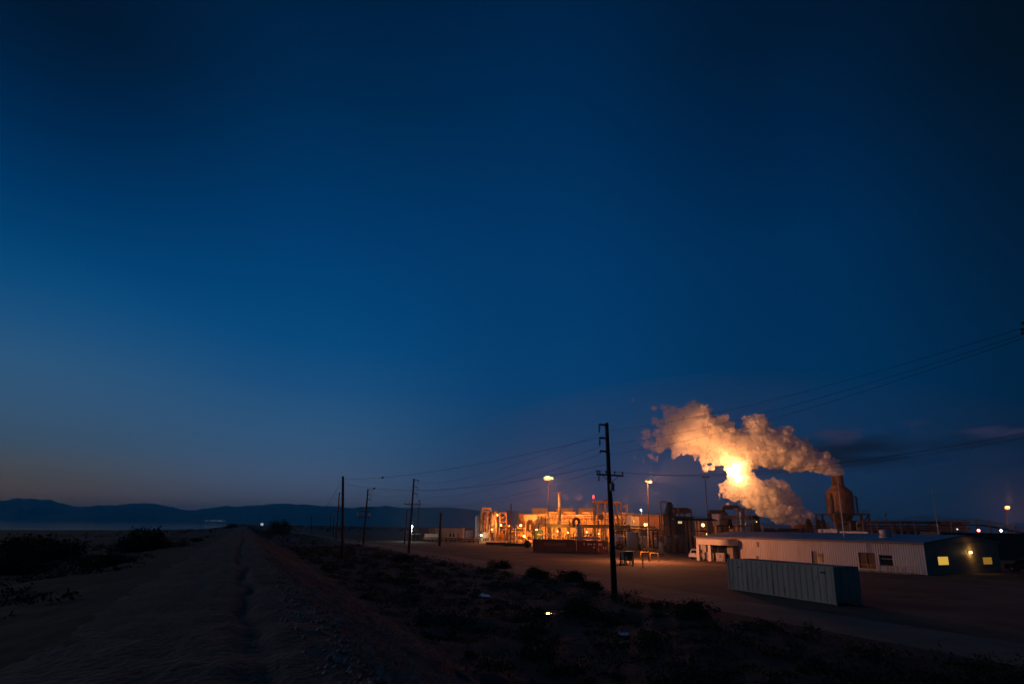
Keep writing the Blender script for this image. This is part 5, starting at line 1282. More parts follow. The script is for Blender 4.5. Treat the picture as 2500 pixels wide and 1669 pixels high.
# ------------------------------------------------------------------ brown building, tanks and the dark towers
m_brown = mat('brown_siding', (0.34, 0.20, 0.15), 0.7, var=0.15, scale=0.3, dirt=(0.24, 0.14, 0.10), streak=True)
c = Fr(1580, 182)
bb_ = thing('brown_building', 'long windowless brown building with a pale end wall behind the tanks', 'building', tuple(c.o))
zt = c.z(1580, 1257.2)
MB().corr((c.x(1561.2), 0), (c.x(1645), 0), 0, zt, 0.6, 0.10).box(c.x(1561.2), c.x(1645), 0.12, 9, 0, zt - 0.01).build('front_wall', m_brown, bb_)
MB().box(c.x(1543.5), c.x(1561), 0.05, 8.9, 0, zt + 0.02).build('pale_wall', m_white, bb_)
MB().box(c.x(1543), c.x(1646), -0.35, 9.3, zt + 0.024, zt + 0.3).build('roof', m_steel, bb_)
wn = MB().box(c.x(1546.3), c.x(1549.6), -0.02, 0.046, c.z(1548, 1276), c.z(1548, 1268.5)).build('window', m_lit, bb_)
mb = MB()
mb.box(c.x(1546.3) - 0.12, c.x(1546.3), -0.05, 0.046, c.z(1548, 1276.5), c.z(1548, 1268)).box(c.x(1549.6), c.x(1549.6) + 0.12, -0.05, 0.046, c.z(1548, 1276.5), c.z(1548, 1268)); mb.build('window_frame', m_steel, wn)
def tank(px0, px1, pyt, pyb, label, m, dome=0.25, y=None, lad=True, extra=None):
    g0 = gnd((px0 + px1) / 2, pyb); yy = y or g0.y; c = Fr((px0 + px1) / 2, yy); r_ = (px1 - px0) / 2 * yy / 1423; h = c.z((px0 + px1) / 2, pyt)
    t = thing('storage_tank', label, 'tank', tuple(c.o), 0, 'storage tanks in the yard')
    MB().lathe([(r_, 0.0), (r_, h - dome), (r_ * 0.93, h - dome * 0.45), (r_ * 0.5, h - dome * 0.1), (0.05, h)], (0, r_, 0), 30).build('shell', m, t)
    for q in (0.33, 0.67): MB().lathe([(r_ + 0.012, -0.05), (r_ + 0.03, 0), (r_ + 0.012, 0.05)], (0, r_, (h - dome) * q), 30).build('hoop', m, t)
    MB().lathe([(0.22, 0), (0.22, 0.22), (0.05, 0.26)], (0.1, r_, h - dome * 0.1), 12).build('hatch', m_steel, t)
    if lad: ladder(mb := MB(), r_ * 0.45, r_ * 0.06, 0, h - 0.1, 0.4); mb.build('ladder', m_galv, t)
    MB().tube(pipe_pts([(-r_ * 0.7, -0.15, 0.05), (-r_ * 0.7, -0.15, h * 0.45), (-r_ * 0.7, r_ * 0.4, h * 0.45)], 0.15), 0.07, 8).build('outlet_pipe', m_steel, t)
    return t
m_wht = mat('white_tank_paint', (0.62, 0.60, 0.60), 0.5, var=0.08, scale=0.6, dirt=(0.48, 0.42, 0.4), dlo=0.6, dhi=0.85)
m_gry = mat('grey_tank_paint', (0.36, 0.38, 0.37), 0.55, var=0.12, scale=0.6)
m_poly = mat('dark_tank_paint', (0.09, 0.085, 0.08), 0.55, var=0.2, scale=0.8)
tank(1550.5, 1583, 1307, 1336.5, 'big white storage tank left of the small lamp post', m_wht)
tank(1531.5, 1560, 1297, 1331, 'grey storage tank partly behind the big white tank', m_gry, y=141)
tank(1597, 1612, 1313.5, 1339, 'small domed white tank right of the small lamp post', m_wht, 0.5)
tank(1608, 1616.5, 1322, 1340, 'narrow pale tank tucked behind the small domed tank', m_gry, y=124)
tank(1626, 1650, 1307, 1338, 'left one of two squat dark tanks below the rusty tower', m_poly, y=128)
tank(1653, 1682, 1305, 1338, 'right one of two squat dark tanks below the rusty tower', m_poly, y=128)
tank(1500, 1530, 1306.5, 1332, 'low domed pale tank directly behind the nearest tall pole', m_wht, 0.7, y=150)
c = Fr(1573, 150)
ht = thing('horizontal_drum', 'brown horizontal drum on saddles below the red lamp', 'tank', tuple(c.o))
zc = c.z(1573, 1300)
MB().lathe([(0.05, -1.25), (0.5, -1.15), (0.72, -0.9), (0.72, 0.9), (0.5, 1.15), (0.05, 1.25)], (0, 0, zc), 22, 'x').build('shell', m_tan, ht)
for a in (-0.7, 0.7): MB().box(a - 0.12, a + 0.12, -0.6, 0.6, 0, zc - 0.45).build('saddle', m_conc, ht)
MB().box(-1.3, 1.3, -0.75, 0.75, zc + 0.75, zc + 0.83).build('walkway', m_tan, ht); mb = MB(); railing(mb, -1.3, 1.3, -0.7, zc + 0.83, 0.9, 0.8, 0.05); mb.build('railing', m_yel, ht)
c = Fr(1535, 165)
for i, (a, b, py, mm, lb_) in enumerate(((1502, 1600, 1285, m_rust, 'upper rusty cross-yard pipe below the brown building'), (1500, 1612, 1291, m_steel, 'middle grey cross-yard pipe below the brown building'), (1505, 1620, 1296.5, m_tan, 'lower tan cross-yard pipe below the brown building'))):
    t = thing('cross_yard_pipe', lb_, 'pipe line', (X((a + b) / 2, 165 + i), 165 + i, 0), 0, 'pipes crossing the yard'); cc = Fr((a + b) / 2, 165 + i); zz = cc.z((a + b) / 2, py)
    MB().tube([(cc.x(a), 0, zz), (cc.x(b), 0, zz)], 0.22, 10).build('pipe', mm, t)
    for q in (0.05, 0.35, 0.65, 0.95): MB().box(cc.x(a + (b - a) * q) - 0.1, cc.x(a + (b - a) * q) + 0.1, -0.1, 0.1, 0, zz - 0.2).build('stanchion', m_dark, t)
pump_skid(1600, 160, 5.0, 'dark pump skid right of the red lamp below the brown building', 9, 6.0, (m_dark, m_rust, m_steel))

# rusty pipe tower with the goose-neck frame
c = Fr(1630, 138); x = lambda px: c.x(px); z = lambda py: c.z(1630, py)
rt = thing('rusty_pipe_tower', 'narrow rusty tower of upright pipes and frames right of the brown building', 'process module', tuple(c.o))
MB().tube(pipe_pts([(x(1617), 0, 0), (x(1614.8), 0, z(1224.5)), (x(1630), 0, z(1224.5)), (x(1632), 0, z(1250))], 0.15), 0.17, 10).build('goose_neck', m_galv, rt)
frame_tower(rt, x(1622), x(1646), 0, 4, [z(1300), z(1280), z(1256)], 0.22, m_rust, posts_x=[x(1622), x(1634), x(1646)])
for i, (px, r_, top) in enumerate(((1627, 0.2, 1240), (1631, 0.34, 1232), (1637, 0.42, 1226), (1641, 0.2, 1238), (1646, 0.12, 1230), (1625, 0.12, 1246), (1649, 0.16, 1248))):
    MB().tube([(x(px), -0.3 + 0.3 * (i % 3), 0.3), (x(px), -0.3 + 0.3 * (i % 3), z(top))], r_, 10).build('riser_pipe', (m_tan, m_galv, m_rust, m_steel)[i % 4], rt)
MB().lathe([(0.3, 0), (0.62, 0.2), (0.62, 1.2), (0.25, 1.5)], (x(1638), 0.3, z(1240)), 16).build('top_valve', m_rust, rt)
for py in (1256, 1280): MB().box(x(1620), x(1648), -0.9, 4.2, z(py), z(py) + 0.08).build('deck', m_dark, rt)
mb = MB()
for py in (1256, 1280): railing(mb, x(1620), x(1648), -0.85, z(py) + 0.08, 1.0, 0.7, 0.05)
mb.build('railing', m_dark, rt)
MB().box(x(1615), x(1650), -1.0, 4.4, 0, 0.3).build('base', m_conc, rt)
# control house with the fin-fan cooler on top
c = Fr(1668, 150); x = lambda px: c.x(px); z = lambda py: c.z(1668, py)
ch = thing('control_house', 'dark clad control house with one small lit window behind the squat tanks', 'building', tuple(c.o))
m_clad = mat('dark_cladding', (0.15, 0.10, 0.085), 0.7, var=0.2, scale=0.6)
MB().box(x(1645), x(1694), 0.2, 9, 0, z(1261.5)).build('core', m_clad, ch)
npl = 9
for i in range(npl):
    z0, z1 = z(1304) + (z(1262) - z(1304)) * i / npl, z(1304) + (z(1262) - z(1304)) * (i + 1) / npl
    MB().box(x(1644.5), x(1694.5), 0.02 + 0.06 * (i % 2), 0.197, z0 + 0.04, z1 - 0.04).build('cladding_board', m_clad, ch)
MB().box(x(1643), x(1696), -0.4, 9.4, z(1261.4), z(1260)).build('roof', m_dark, ch)
wn = MB().box(x(1656.5), x(1665.5), -0.05, 0.015, z(1277), z(1272)).build('window', mat('pale_lit_window', (1, .9, .5), emit=(1.0, 0.82, 0.36), estr=0.75), ch)
MB().box(x(1660.8), x(1661.3), -0.09, -0.052, z(1277), z(1272)).build('window_bar', m_dark, wn)
ff = thing('fin_fan_cooler', 'dark reddish fin fan cooler bank on top of the control house', 'cooler', (c.o.x, c.o.y, z(1260)))
h0 = 0.0
for i, (a, b) in enumerate(((1650, 1662), (1663, 1675), (1676, 1692))):
    MB().box(x(a), x(b), 0.3, 7.5, 0.9, z(1241.5 + (i == 0) * 1.0) - z(1260), 0.05).build('fan_bay', m_rust, ff)
    MB().lathe([(0.9, 0), (1.0, 0.1), (1.0, 0.35)], ((x(a) + x(b)) / 2, 3, z(1241.5) - z(1260)), 18).build('fan_ring', m_dark, ff)
for px in (1651, 1663, 1676, 1691):
    for y in (0.5, 7.2): MB().box(x(px) - 0.1, x(px) + 0.1, y - 0.1, y + 0.1, 0.0, 0.95).build('leg', m_dark, ff)
mb = MB(); railing(mb, x(1648), x(1697), -0.1, 0.0, 1.1, 0.9, 0.05); mb.build('railing', m_rust, ff)
MB().tube([(x(1657.5), 0, 0), (x(1657), 0, z(1226) - z(1260))], 0.09, 8).build('lightning_rod', m_galv, ff)

# pipe bridge on A frames leading right
c = Fr(1700, 128); x = lambda px: c.x(px); z = lambda py: c.z(1700, py)
pbg = thing('pipe_bridge', 'dark pipe bridge carried on pale braced trestles left of the shed', 'pipe rack', tuple(c.o))
MB().box(x(1646), x(1752), -0.3, 0.0, z(1270), z(1267.3)).build('front_beam', m_dark, pbg); MB().box(x(1646), x(1752), 2.5, 2.8, z(1270), z(1267.3)).build('rear_beam', m_dark, pbg)
for k in range(4): MB().tube([(x(1648), 0.4 + 0.55 * k, z(1267)), (x(1750), 0.4 + 0.55 * k, z(1267))], 0.17, 8).build('pipe', (m_dark, m_rust)[k % 2], pbg)
for a, b in ((1684, 1701), (1692, 1709)):
    for y in (-0.15, 2.65): MB().bar((x(a + 1.5), y, 0), (x(a), y, z(1270)), 0.24).build('trestle_leg', m_tan, pbg)
MB().bar((x(1703.5), -0.15, 0), (x(1701), -0.15, z(1270)), 0.24).build('trestle_leg', m_tan, pbg)
MB().bar((x(1685), -0.2, z(1276)), (x(1700), -0.2, z(1298)), 0.14).build('brace', m_tan, pbg); MB().bar((x(1686), -0.2, z(1300)), (x(1702), -0.2, z(1322)), 0.14).build('brace', m_tan, pbg)
MB().bar((x(1735), -0.2, z(1276)), (x(1760), -0.2, 0), 0.14).build('brace', m_tan, pbg); MB().bar((x(1736), -0.15, 0), (x(1736), -0.15, z(1270)), 0.22).build('trestle_leg', m_tan, pbg)
MB().bar((x(1650), -0.2, z(1278)), (x(1682), -0.2, z(1312)), 0.07).build('stay', m_steel, pbg)

# separators, swan necks and the jacketed vessel
c = Fr(1733, 132)
v1 = thing('separator_column', 'dark upright separator column with a tan swan neck behind the porch', 'tank', tuple(c.o)); x = lambda px: c.x(px); z = lambda py: c.z(1733, py)
MB().lathe([(0.68, 0), (0.68, z(1262)), (0.5, z(1259)), (0.42, z(1255))], (0, 0, 0), 20).build('shell', m_steel, v1)
MB().lathe([(0.5, -0.12), (0.5, 0.12)], (0, 0, z(1256)), 16).build('flange', m_dark, v1)
MB().tube(pipe_pts([(0, 0, z(1256)), (0, 0, z(1248.5)), (x(1763), 0, z(1248.5))], 0.7), 0.42, 14).build('swan_neck', m_tan, v1)
c = Fr(1768, 136)
v2 = thing('brown_vessel', 'wide brown upright vessel feeding the big overhead pipe loop', 'tank', tuple(c.o)); x = lambda px: c.x(px); z = lambda py: c.z(1768, py)
MB().lathe([(0.9, 0), (1.12, 0.3), (1.12, z(1256)), (0.95, z(1252)), (0.55, z(1249))], (0, 0, 0), 24).build('shell', m_tan, v2)
MB().tube(pipe_pts([(0, 0, z(1250)), (0, 0, z(1237.5)), (x(1806), 0, z(1237.5)), (x(1812), 0, z(1246))], 0.8), 0.5, 16).build('overhead_pipe', m_tan, v2)
MB().tube([(x(1766), -0.9, z(1262.5)), (x(1852), -0.9, z(1262.5))], 0.42, 14).build('cross_pipe', m_tan, v2)
MB().tube(pipe_pts([(x(1770), -0.2, z(1268)), (x(1781), -0.6, z(1268)), (x(1784), -0.6, z(1290))], 0.6), 0.38, 12).build('side_elbow', m_dark, v2)
MB().box(x(1745), x(1800), -1.6, 1.6, z(1284), z(1281.5)).build('platform', m_dark, v2)
for px in (1748, 1756, 1797):
    for y in (-1.4, 1.4): MB().box(x(px) - 0.12, x(px) + 0.12, y - 0.12, y + 0.12, 0, z(1284)).build('leg', m_tan, v2)
c = Fr(1755, 170)
fb_ = thing('lit_rail_block', 'orange lit railed platform glimpsed between the columns', 'platform', tuple(c.o)); x = lambda px: c.x(px); z = lambda py: c.z(1755, py)
MB().box(x(1708), x(1729), 0, 4, 0, z(1270)).build('walls', m_tan, fb_); MB().box(x(1740), x(1800), 0, 5, 0, z(1279)).build('walls', m_tan, fb_)
mb = MB()
for k in range(4): mb.box(x(1741), x(1763), -0.05, 0.05, z(1266) + k * 0.55, z(1266) + k * 0.55 + 0.12)
for k in range(6): mb.box(x(1741) + k * 0.5, x(1741) + k * 0.5 + 0.1, -0.06, 0.06, z(1279), z(1253))
mb.build('railing', m_white, fb_)
for i, (px, y, w, lb_, hm_) in enumerate(((1508, 158, 4.2, 'dim pump skid just right of the nearest tall pole', 5.0), (1524, 166, 4.6, 'dim pump skid behind the low domed tank', 6.5), (1548, 158, 3.6, 'dim pump skid behind the grey storage tank', 6.0), (1612, 146, 3.6, 'dark pump skid at the foot of the goose neck frame', 5.0), (1707, 140, 4.0, 'dark pump skid seen through the braced trestles', 6.0), (1776, 128, 3.6, 'dark pump skid at the foot of the brown vessel', 5.5), (1240, 200, 4.2, 'orange lit pump skid under the dark duct loop', 5.5), (1301, 194, 4.0, 'orange lit pump skid below the smaller duct loop', 4.8))):
    pump_skid(px, y, w, lb_, 40 + i, hm_, (m_dark, m_rust, m_steel, m_tan) if i < 6 else None)
bulkhead(1716, 1281, 164, 1500, 'orange work light behind the braced trestles', r=0.5, col=SODR)
bulkhead(1782, 1285, 166, 420, 'orange work light behind the brown vessel', r=0.2, col=SODR)
bulkhead(1724, 1303, 160, 160, 'low orange lamp under the pipe bridge', r=0.22, col=SODR)
c = Fr(1815, 126)
v3 = thing('jacketed_vessel', 'shiny jacketed vessel inside a railed steel frame behind the shed', 'tank', tuple(c.o)); x = lambda px: c.x(px); z = lambda py: c.z(1815, py)
MB().lathe([(0.72, 0), (0.72, z(1286)), (0.70, z(1285)), (0.66, z(1284)), (0.66, z(1252)), (0.5, z(1248)), (0.2, z(1246))], (0, 0, 0), 24).build('shell', m_silver, v3)
for py in (1258, 1266, 1274, 1283): MB().lathe([(0.67, -0.05), (0.7, 0), (0.67, 0.05)], (0, 0, z(py)), 24).build('band', m_steel, v3)
frame_tower(v3, x(1799.5), x(1832), -1.3, 1.3, [z(1282), z(1262), z(1240.5)], 0.16, m_tan, posts_x=[x(1799.5), x(1808), x(1826), x(1832)], brace=False)
MB().box(x(1798), x(1834), -1.45, 1.45, z(1281.9), z(1281.2)).build('deck', m_dark, v3)
mb = MB(); railing(mb, x(1798), x(1834), -1.4, z(1281), 1.0, 0.7, 0.05); ladder(mb, x(1803), -1.5, z(1300), z(1240)); mb.build('ladder_rail', m_tan, v3)
c = Fr(1850, 128)
v4 = thing('valve_elbow', 'dark valve body with a short silver elbow right of the jacketed vessel', 'valve', tuple(c.o)); x = lambda px: c.x(px); z = lambda py: c.z(1850, py)
MB().tube(pipe_pts([(x(1832), 0, z(1262.5)), (x(1851), 0, z(1262.5)), (x(1852), 0, z(1276))], 0.4), 0.42, 14).build('elbow', m_dark, v4)
MB().box(x(1837), x(1853), -0.7, 0.7, 0, z(1275), 0.1).build('body', m_dark, v4)
MB().tube(pipe_pts([(x(1853), 0, z(1277.5)), (x(1861.5), 0, z(1280)), (x(1862), 0, z(1298))], 0.6), 0.24, 12).build('silver_elbow', m_silver, v4)
bulkhead(1847, 1273, 125.5, 30, 'tiny yellow lamp on the valve body', r=0.1, col=(1, 0.7, 0.2))

# ------------------------------------------------------------------ behind the shed: low drums, the orange vent and its pipes
c = Fr(1920, 150); x = lambda px: c.x(px); z = lambda py: c.z(1920, py)
for i, (a, b, lb_) in enumerate(((1855, 1890, 'left long dark drum lying low behind the shed roof'), (1898, 1958, 'right long dark drum lying low behind the shed roof'))):
    t = thing('long_drum', lb_, 'tank', (X((a + b) / 2, 150), 150, 0), 0, 'long drums behind the shed'); w = (b - a) / 2 * 150 / 1423; zc = z(1298)
    MB().lathe([(0.05, -w - 0.5), (0.7, -w - 0.3), (0.95, -w), (0.95, w), (0.7, w + 0.3), (0.05, w + 0.5)], (0, 0, zc), 22, 'x').build('shell', m_dark, t)
    for s in (-0.6, 0.6): MB().box(s * w - 0.2, s * w + 0.2, -0.7, 0.7, 0, zc - 0.7).build('saddle', m_conc, t)
rw = thing('railed_walkway', 'long railed walkway behind the shed below the lower steam plume', 'walkway', (c.o.x, 156, 0))
mb = MB()
MB().box(x(1862) * 1.04, x(1965) * 1.04, 0, 1.2, z(1292) , z(1292) + 0.12).build('deck', m_dark, rw)
railing(mb, x(1862) * 1.04, x(1965) * 1.04, 0.05, z(1292) + 0.12, 1.25, 2.2, 0.06); mb.build('railing', m_tan, rw)
for px in (1866, 1900, 1934, 1962): MB().box(x(px) * 1.04 - 0.1, x(px) * 1.04 + 0.1, 0.1, 1.1, 0, z(1292)).build('column', m_dark, rw)
MB().tube([(x(1879) * 1.04, -0.1, 0), (x(1879) * 1.04, -0.1, z(1266))], 0.09, 8).build('vent_pipe', m_galv, rw)
c = Fr(1960, PD); x = lambda px: c.x(px); z = lambda py: c.z(1960, py)
ov = thing('steam_vent', 'squat orange vent stack that feeds the lower steam plume', 'stack', tuple(c.o))
m_or = mat('orange_primer', (0.40, 0.16, 0.05), 0.75, var=0.3, scale=0.7, dirt=(0.22, 0.09, 0.04))
MB().lathe([(3.2, 0), (3.2, z(1280)), (3.3, z(1279.5)), (3.3, z(1278.2)), (3.05, z(1278.2)), (3.05, z(1282))], (0, 0, 0), 30).build('shell', m_or, ov)
for py in (1284, 1290): MB().lathe([(3.22, -0.12), (3.32, 0), (3.22, 0.12)], (0, 0, z(py)), 30).build('ring', m_rust, ov)
ladder(mb := MB(), -2.0, -2.7, 0, z(1280)); mb.build('ladder', m_dark, ov)
c = Fr(1985, 148); x = lambda px: c.x(px); z = lambda py: c.z(1985, py)
hg = thing('header_gallery', 'row of dark inverted U pipes on a frame left of the rusty stack', 'pipe rack', tuple(c.o))
for i, (a, b) in enumerate(((1972, 1982), (1997, 2006), (2009, 2018))):
    MB().tube(pipe_pts([(x(a), 0, 0), (x(a), 0, z(1270)), (x(b), 0.6, z(1270)), (x(b), 0.6, 0)], 0.75), 0.42 if i == 0 else 0.36, 14).build('pipe', m_dark, hg)
MB().box(x(1954), x(1975), -0.3, -0.2, z(1269.6), z(1268.8)).build('rail', m_tan, hg); MB().box(x(1954) , x(1954) + 0.09, -0.3, -0.2, 0, z(1268.8)).build('rail_post', m_tan, hg)
for py in (1284, 1290): MB().tube([(x(1956), 0.9, z(py)), (x(2030), 0.9, z(py))], 0.16, 8).build('header', m_rust, hg)
for px in (2024, 2042): MB().box(x(px) - 0.22, x(px) + 0.22, -0.2, 0.2, 0, z(1272)).build('post', m_tan, hg)
MB().box(x(2040), x(2078), -0.2, 0.2, z(1274), z(1272.2)).build('beam', m_tan, hg)
MB().box(x(2076), x(2079.5), -0.15, 0.15, 0, z(1274)).build('post', m_tan, hg)
bulkhead(2030, 1292, 141, 260, 'hidden work light by the header gallery', r=0.15)

# ------------------------------------------------------------------ the rusty stack
c = Fr(2060, PD); x = lambda px: c.x(px); z = lambda py: c.z(2060, py)
m_stk = mat('rust_streaked_shell', (0.17, 0.10, 0.078), 0.85, var=0.3, scale=0.5, dirt=(0.05, 0.022, 0.015), streak=True, dscale=0.8, dlo=0.47, dhi=0.56)
m_cone = mat('dark_rust', (0.13, 0.06, 0.035), 0.85, var=0.45, scale=0.8, dirt=(0.05, 0.025, 0.018), streak=True)
rs = thing('rusty_stack', 'rust streaked silencer stack with a conical shoulder pouring out steam', 'stack', tuple(c.o))
sxc = x(2058)
R1, R2 = 29.2 * c.m, 13.6 * c.m
MB().lathe([(R1 * 0.60, z(1278)), (R1 * 0.96, z(1256)), (R1, z(1250)), (R1, z(1203)), (R1 * 1.02, z(1202.5)), (R1 * 1.02, z(1201))], (sxc, 0, 0), 36).build('body', m_stk, rs)
MB().lathe([(R1 * 1.0, z(1200.8)), (R2 * 1.05, z(1186)), (R2 * 1.05, z(1184.8))], (sxc, 0, 0), 36).build('cone', m_cone, rs)
MB().lathe([(R2, z(1184.6)), (R2, z(1163.5)), (R2 * 1.06, z(1163.2)), (R2 * 1.06, z(1162)), (R2 * 0.9, z(1162)), (R2 * 0.88, z(1172))], (sxc, 0, 0), 32).build('outlet', m_stk, rs)
for k in range(14):
    a = 2 * math.pi * k / 14; MB().bar((sxc + R1 * 1.005 * math.cos(a), R1 * 1.005 * math.sin(a), z(1251)), (sxc + R1 * 1.005 * math.cos(a), R1 * 1.005 * math.sin(a), z(1203.5)), 0.16).build('stiffener', m_cone, rs)
MB().box(x(2016), x(2102), -6.0, 6.0, z(1256.5), z(1253.5)).build('platform', m_dark, rs)
mb = MB(); railing(mb, x(2084), x(2101.5), -5.9, z(1253.4), 1.1, 0.8, 0.07); railing(mb, x(2016), x(2032), -5.9, z(1253.4), 0.5, 0.8, 0.07); mb.build('railing', m_dark, rs)
for px in (2018, 2034, 2082, 2100):
    for y in (-5.6, 5.6): MB().box(x(px) - 0.3, x(px) + 0.3, y - 0.3, y + 0.3, 0, z(1256.6)).build('leg', m_rust if px < 2050 else m_dark, rs)
MB().bar((x(2020), -5.5, z(1260)), (x(2036), -5.5, z(1276)), 0.3).build('brace', m_dark, rs); MB().bar((x(2098), -5.5, z(1260)), (x(2084), -5.5, z(1276)), 0.3).build('brace', m_dark, rs)
for py in (1214, 1238): MB().lathe([(R1 * 1.01, -0.1), (R1 * 1.045, 0), (R1 * 1.01, 0.1)], (sxc, 0, z(py)), 36).build('ring', m_cone, rs)
for px, t0 in ((2027, 1206), (2031, 1222), (2090, 1212)): MB().tube([(x(px), -2.2, z(1254)), (x(px), -2.2, z(t0)), (sxc + (R1 * 0.8 if px > 2058 else -R1 * 0.8), -1.2, z(t0 - 2))], 0.22, 8).build('vent_pipe', m_dark, rs)
mb = MB(); railing(mb, x(2030), x(2086), -6.0, z(1253.4), 0.9, 0.9, 0.06); mb.build('railing', m_dark, rs)
ladder(mb := MB(), x(2092.5), -1.5, z(1253), z(1212), 0.8)
for py in range(1216, 1250, 5): mb.lathe([(0.62, -0.03), (0.66, 0), (0.62, 0.03)], (x(2092.5), -1.9, z(py)), 12)
mb.build('caged_ladder', m_dark, rs)
MB().lathe([(1.9, z(1254)), (1.9, z(1224)), (1.5, z(1219)), (0.4, z(1216))], (x(2083), 3.2, 0), 24).build('side_vessel', m_dark, rs)
MB().box(x(2062), x(2100), -4, 4, 0, z(1270)).build('base_box', m_dark, rs)

# ------------------------------------------------------------------ long pipe bridge and stairs on the right
c = Fr(2200, 160); x = lambda px: c.x(px); z = lambda py, px=2200: c.z(px, py)
rp = thing('pipe_rack', 'long dim pipe rack running behind the shed right of the rusty stack', 'pipe rack', tuple(c.o))
for k, (py, r_) in enumerate(((1273, 0.3), (1276, 0.18), (1283, 0.22), (1288, 0.25), (1293, 0.3))): MB().tube([(x(2100), (k % 3) * 0.8, z(py, 2100)), (x(2370), (k % 3) * 0.8, z(py + 1.5, 2370))], r_, 10).build('pipe', (m_rust, m_steel, m_dark)[k % 3], rp)
for px in (2108, 2143, 2178, 2200, 2234, 2292, 2324, 2352):
    for y in (-0.4, 2.4): MB().box(x(px) - 0.22, x(px) + 0.22, y - 0.22, y + 0.22, 0, z(1273, px)).build('column', m_tan, rp)
for a, b in ((2143, 2150), (2162, 2178), (2230, 2262)): MB().box(x(a), x(b), -0.62, -0.4, z(1275.5, a), z(1273, a)).build('bracket', m_tan, rp)
MB().bar((x(2258), -0.5, z(1286, 2258)), (x(2276), -0.5, z(1276, 2276)), 0.3).build('brace', m_rust, rp)
MB().tube([(x(2164), -0.6, z(1273)), (x(2164), -0.6, z(1259))], 0.1, 8).build('vent_pipe', m_rust, rp)
MB().lathe([(0.1, 0), (0.32, 0.15), (0.32, 0.6), (0.1, 0.75)], (x(2164), -0.6, z(1259)), 12).build('relief_valve', m_rust, rp)
MB().box(x(2105), x(2380), 3, 6, 0, z(1296)).build('equipment_row', m_dark, rp)
for px in (2263, 2277, 2320): MB().lathe([(0.05, -0.9), (0.4, -0.8), (0.4, 0.8), (0.05, 0.9)], (x(px), -1.4, z(1303, px)), 14, 'x').build('motor', m_green, rp)
br = thing('stair_bridge', 'dim railed footbridge sloping down to the right below the lamp mast', 'footbridge', (X(2400, 150), 150, 0))
c = Fr(2400, 150); x = lambda px: c.x(px); z = lambda py, px=2400: c.z(px, py)
path = [(2288, 1276), (2382, 1276), (2400, 1276.5), (2430, 1281), (2462, 1288), (2500, 1296)]
for i in range(len(path) - 1):
    (a, pa), (b, pb) = path[i], path[i + 1]
    MB().bar((x(a), 0, z(pa + 5, a)), (x(b), 0, z(pb + 5, b)), 1.2, 0.3).build('deck_section', m_dark, br)
    for off in (-0.6, 0.6): MB().bar((x(a), off, z(pa - 7, a)), (x(b), off, z(pb - 7, b)), 0.10).build('rail', m_tan, br)
    MB().bar((x(a), -0.6, z(pa - 1, a)), (x(b), -0.6, z(pb - 1, b)), 0.08).build('rail', m_tan, br)
for px, py in ((2290, 1276), (2322, 1276), (2354, 1276), (2382, 1276), (2415, 1279), (2440, 1283), (2475, 1291)):
    MB().box(x(px) - 0.14, x(px) + 0.14, -0.7, -0.5, 0, z(py - 7, px)).build('post', m_tan, br)
c = Fr(2440, 120)
dbk = thing('dark_annex', 'unlit dark annex behind the lit end of the shed', 'building', tuple(c.o))
MB().box(c.x(2330), c.x(2560), 4, 10, 0, c.z(2440, 1302)).build('walls', m_dark, dbk); MB().box(c.x(2328), c.x(2562), 3.7, 10.3, c.z(2440, 1301.9), c.z(2440, 1300.5)).build('roof', m_dark, dbk)
MB().box(c.x(2452), c.x(2466), 3.9, 3.997, 0, 2.2).build('door', m_rust, dbk)
def small_lamp(px, py, y, power, label, col, m, r):
    p = at(px, py, y); t = thing('yard_lamp', label, 'street lamp', (p.x, y, 0), 0, 'small lamps at the right')
    MB().tube([(0, 0.2, 0), (0, 0.2, p.z)], 0.07, 8).build('post', m_dark, t); MB().cbox((0, 0.1, p.z + r + 0.06), 0.5, 0.4, 0.1, 0.02).build('hood', m_dark, t)
    MB().ball((0, 0, p.z), r, 12).build('lens', m, t); lamp(t, (0, -0.5, p.z - 0.3), power, col, 0.2)
small_lamp(2389, 1294, 128, 60, 'small red lamp below the sloping footbridge', (1, 0.12, 0.05), mat('red_lamp_glow', (1, .3, .2), emit=(1, 0.30, 0.2), estr=12), 0.26)
small_lamp(2444, 1294.5, 128, 60, 'small bluish white lamp below the sloping footbridge', (0.9, 0.95, 1), m_whl, 0.24)
small_lamp(2337, 1291, 128, 5, 'tiny dim white lamp left of the red lamp', (0.9, 0.9, 1), mat('dim_white_glow', (1, 1, 1), emit=(0.9, 0.9, 1), estr=1.0), 0.16)

# ------------------------------------------------------------------ brown containers and machines in the yard
m_mar = mat('maroon_container_paint', (0.115, 0.062, 0.05), 0.7, var=0.25, scale=0.9, dirt=(0.08, 0.05, 0.04), streak=True)
m_mar2 = mat('red_container_paint', (0.22, 0.05, 0.03), 0.65, var=0.2, scale=0.9)
m_endg = mat('grey_container_door', (0.30, 0.33, 0.36), 0.6, var=0.2, scale=1.5)
cA = container(gnd(1301, 1344.5), gnd(1406, 1346.5), 'long brown container with a pale lettered band and a grey end', m_mar, m_endg, 'brown containers in the yard', door_end='left')
MB().add([(2.4, -0.012, 1.25), (7.2, -0.012, 1.25), (7.2, -0.012, 1.95), (2.4, -0.012, 1.95)], [(0, 1, 2, 3)]).build('painted_band', mat('faded_band', (0.19, 0.115, 0.10), 0.7, var=0.3, scale=2), cA[0])
gB0, gB1 = gnd(1408, 1347), gnd(1455, 1348.5)
cB = container(gB0, gB1, 'dark red container with grey roof and pale placards in the middle', mat('dull_red_container', (0.13, 0.04, 0.032), 0.7, var=0.2), m_mar2, 'brown containers in the yard', roof=m_gry, dep=6.0, h=2.45)
gC0, gC1 = gnd(1456, 1348.6), gnd(1481, 1349.2)
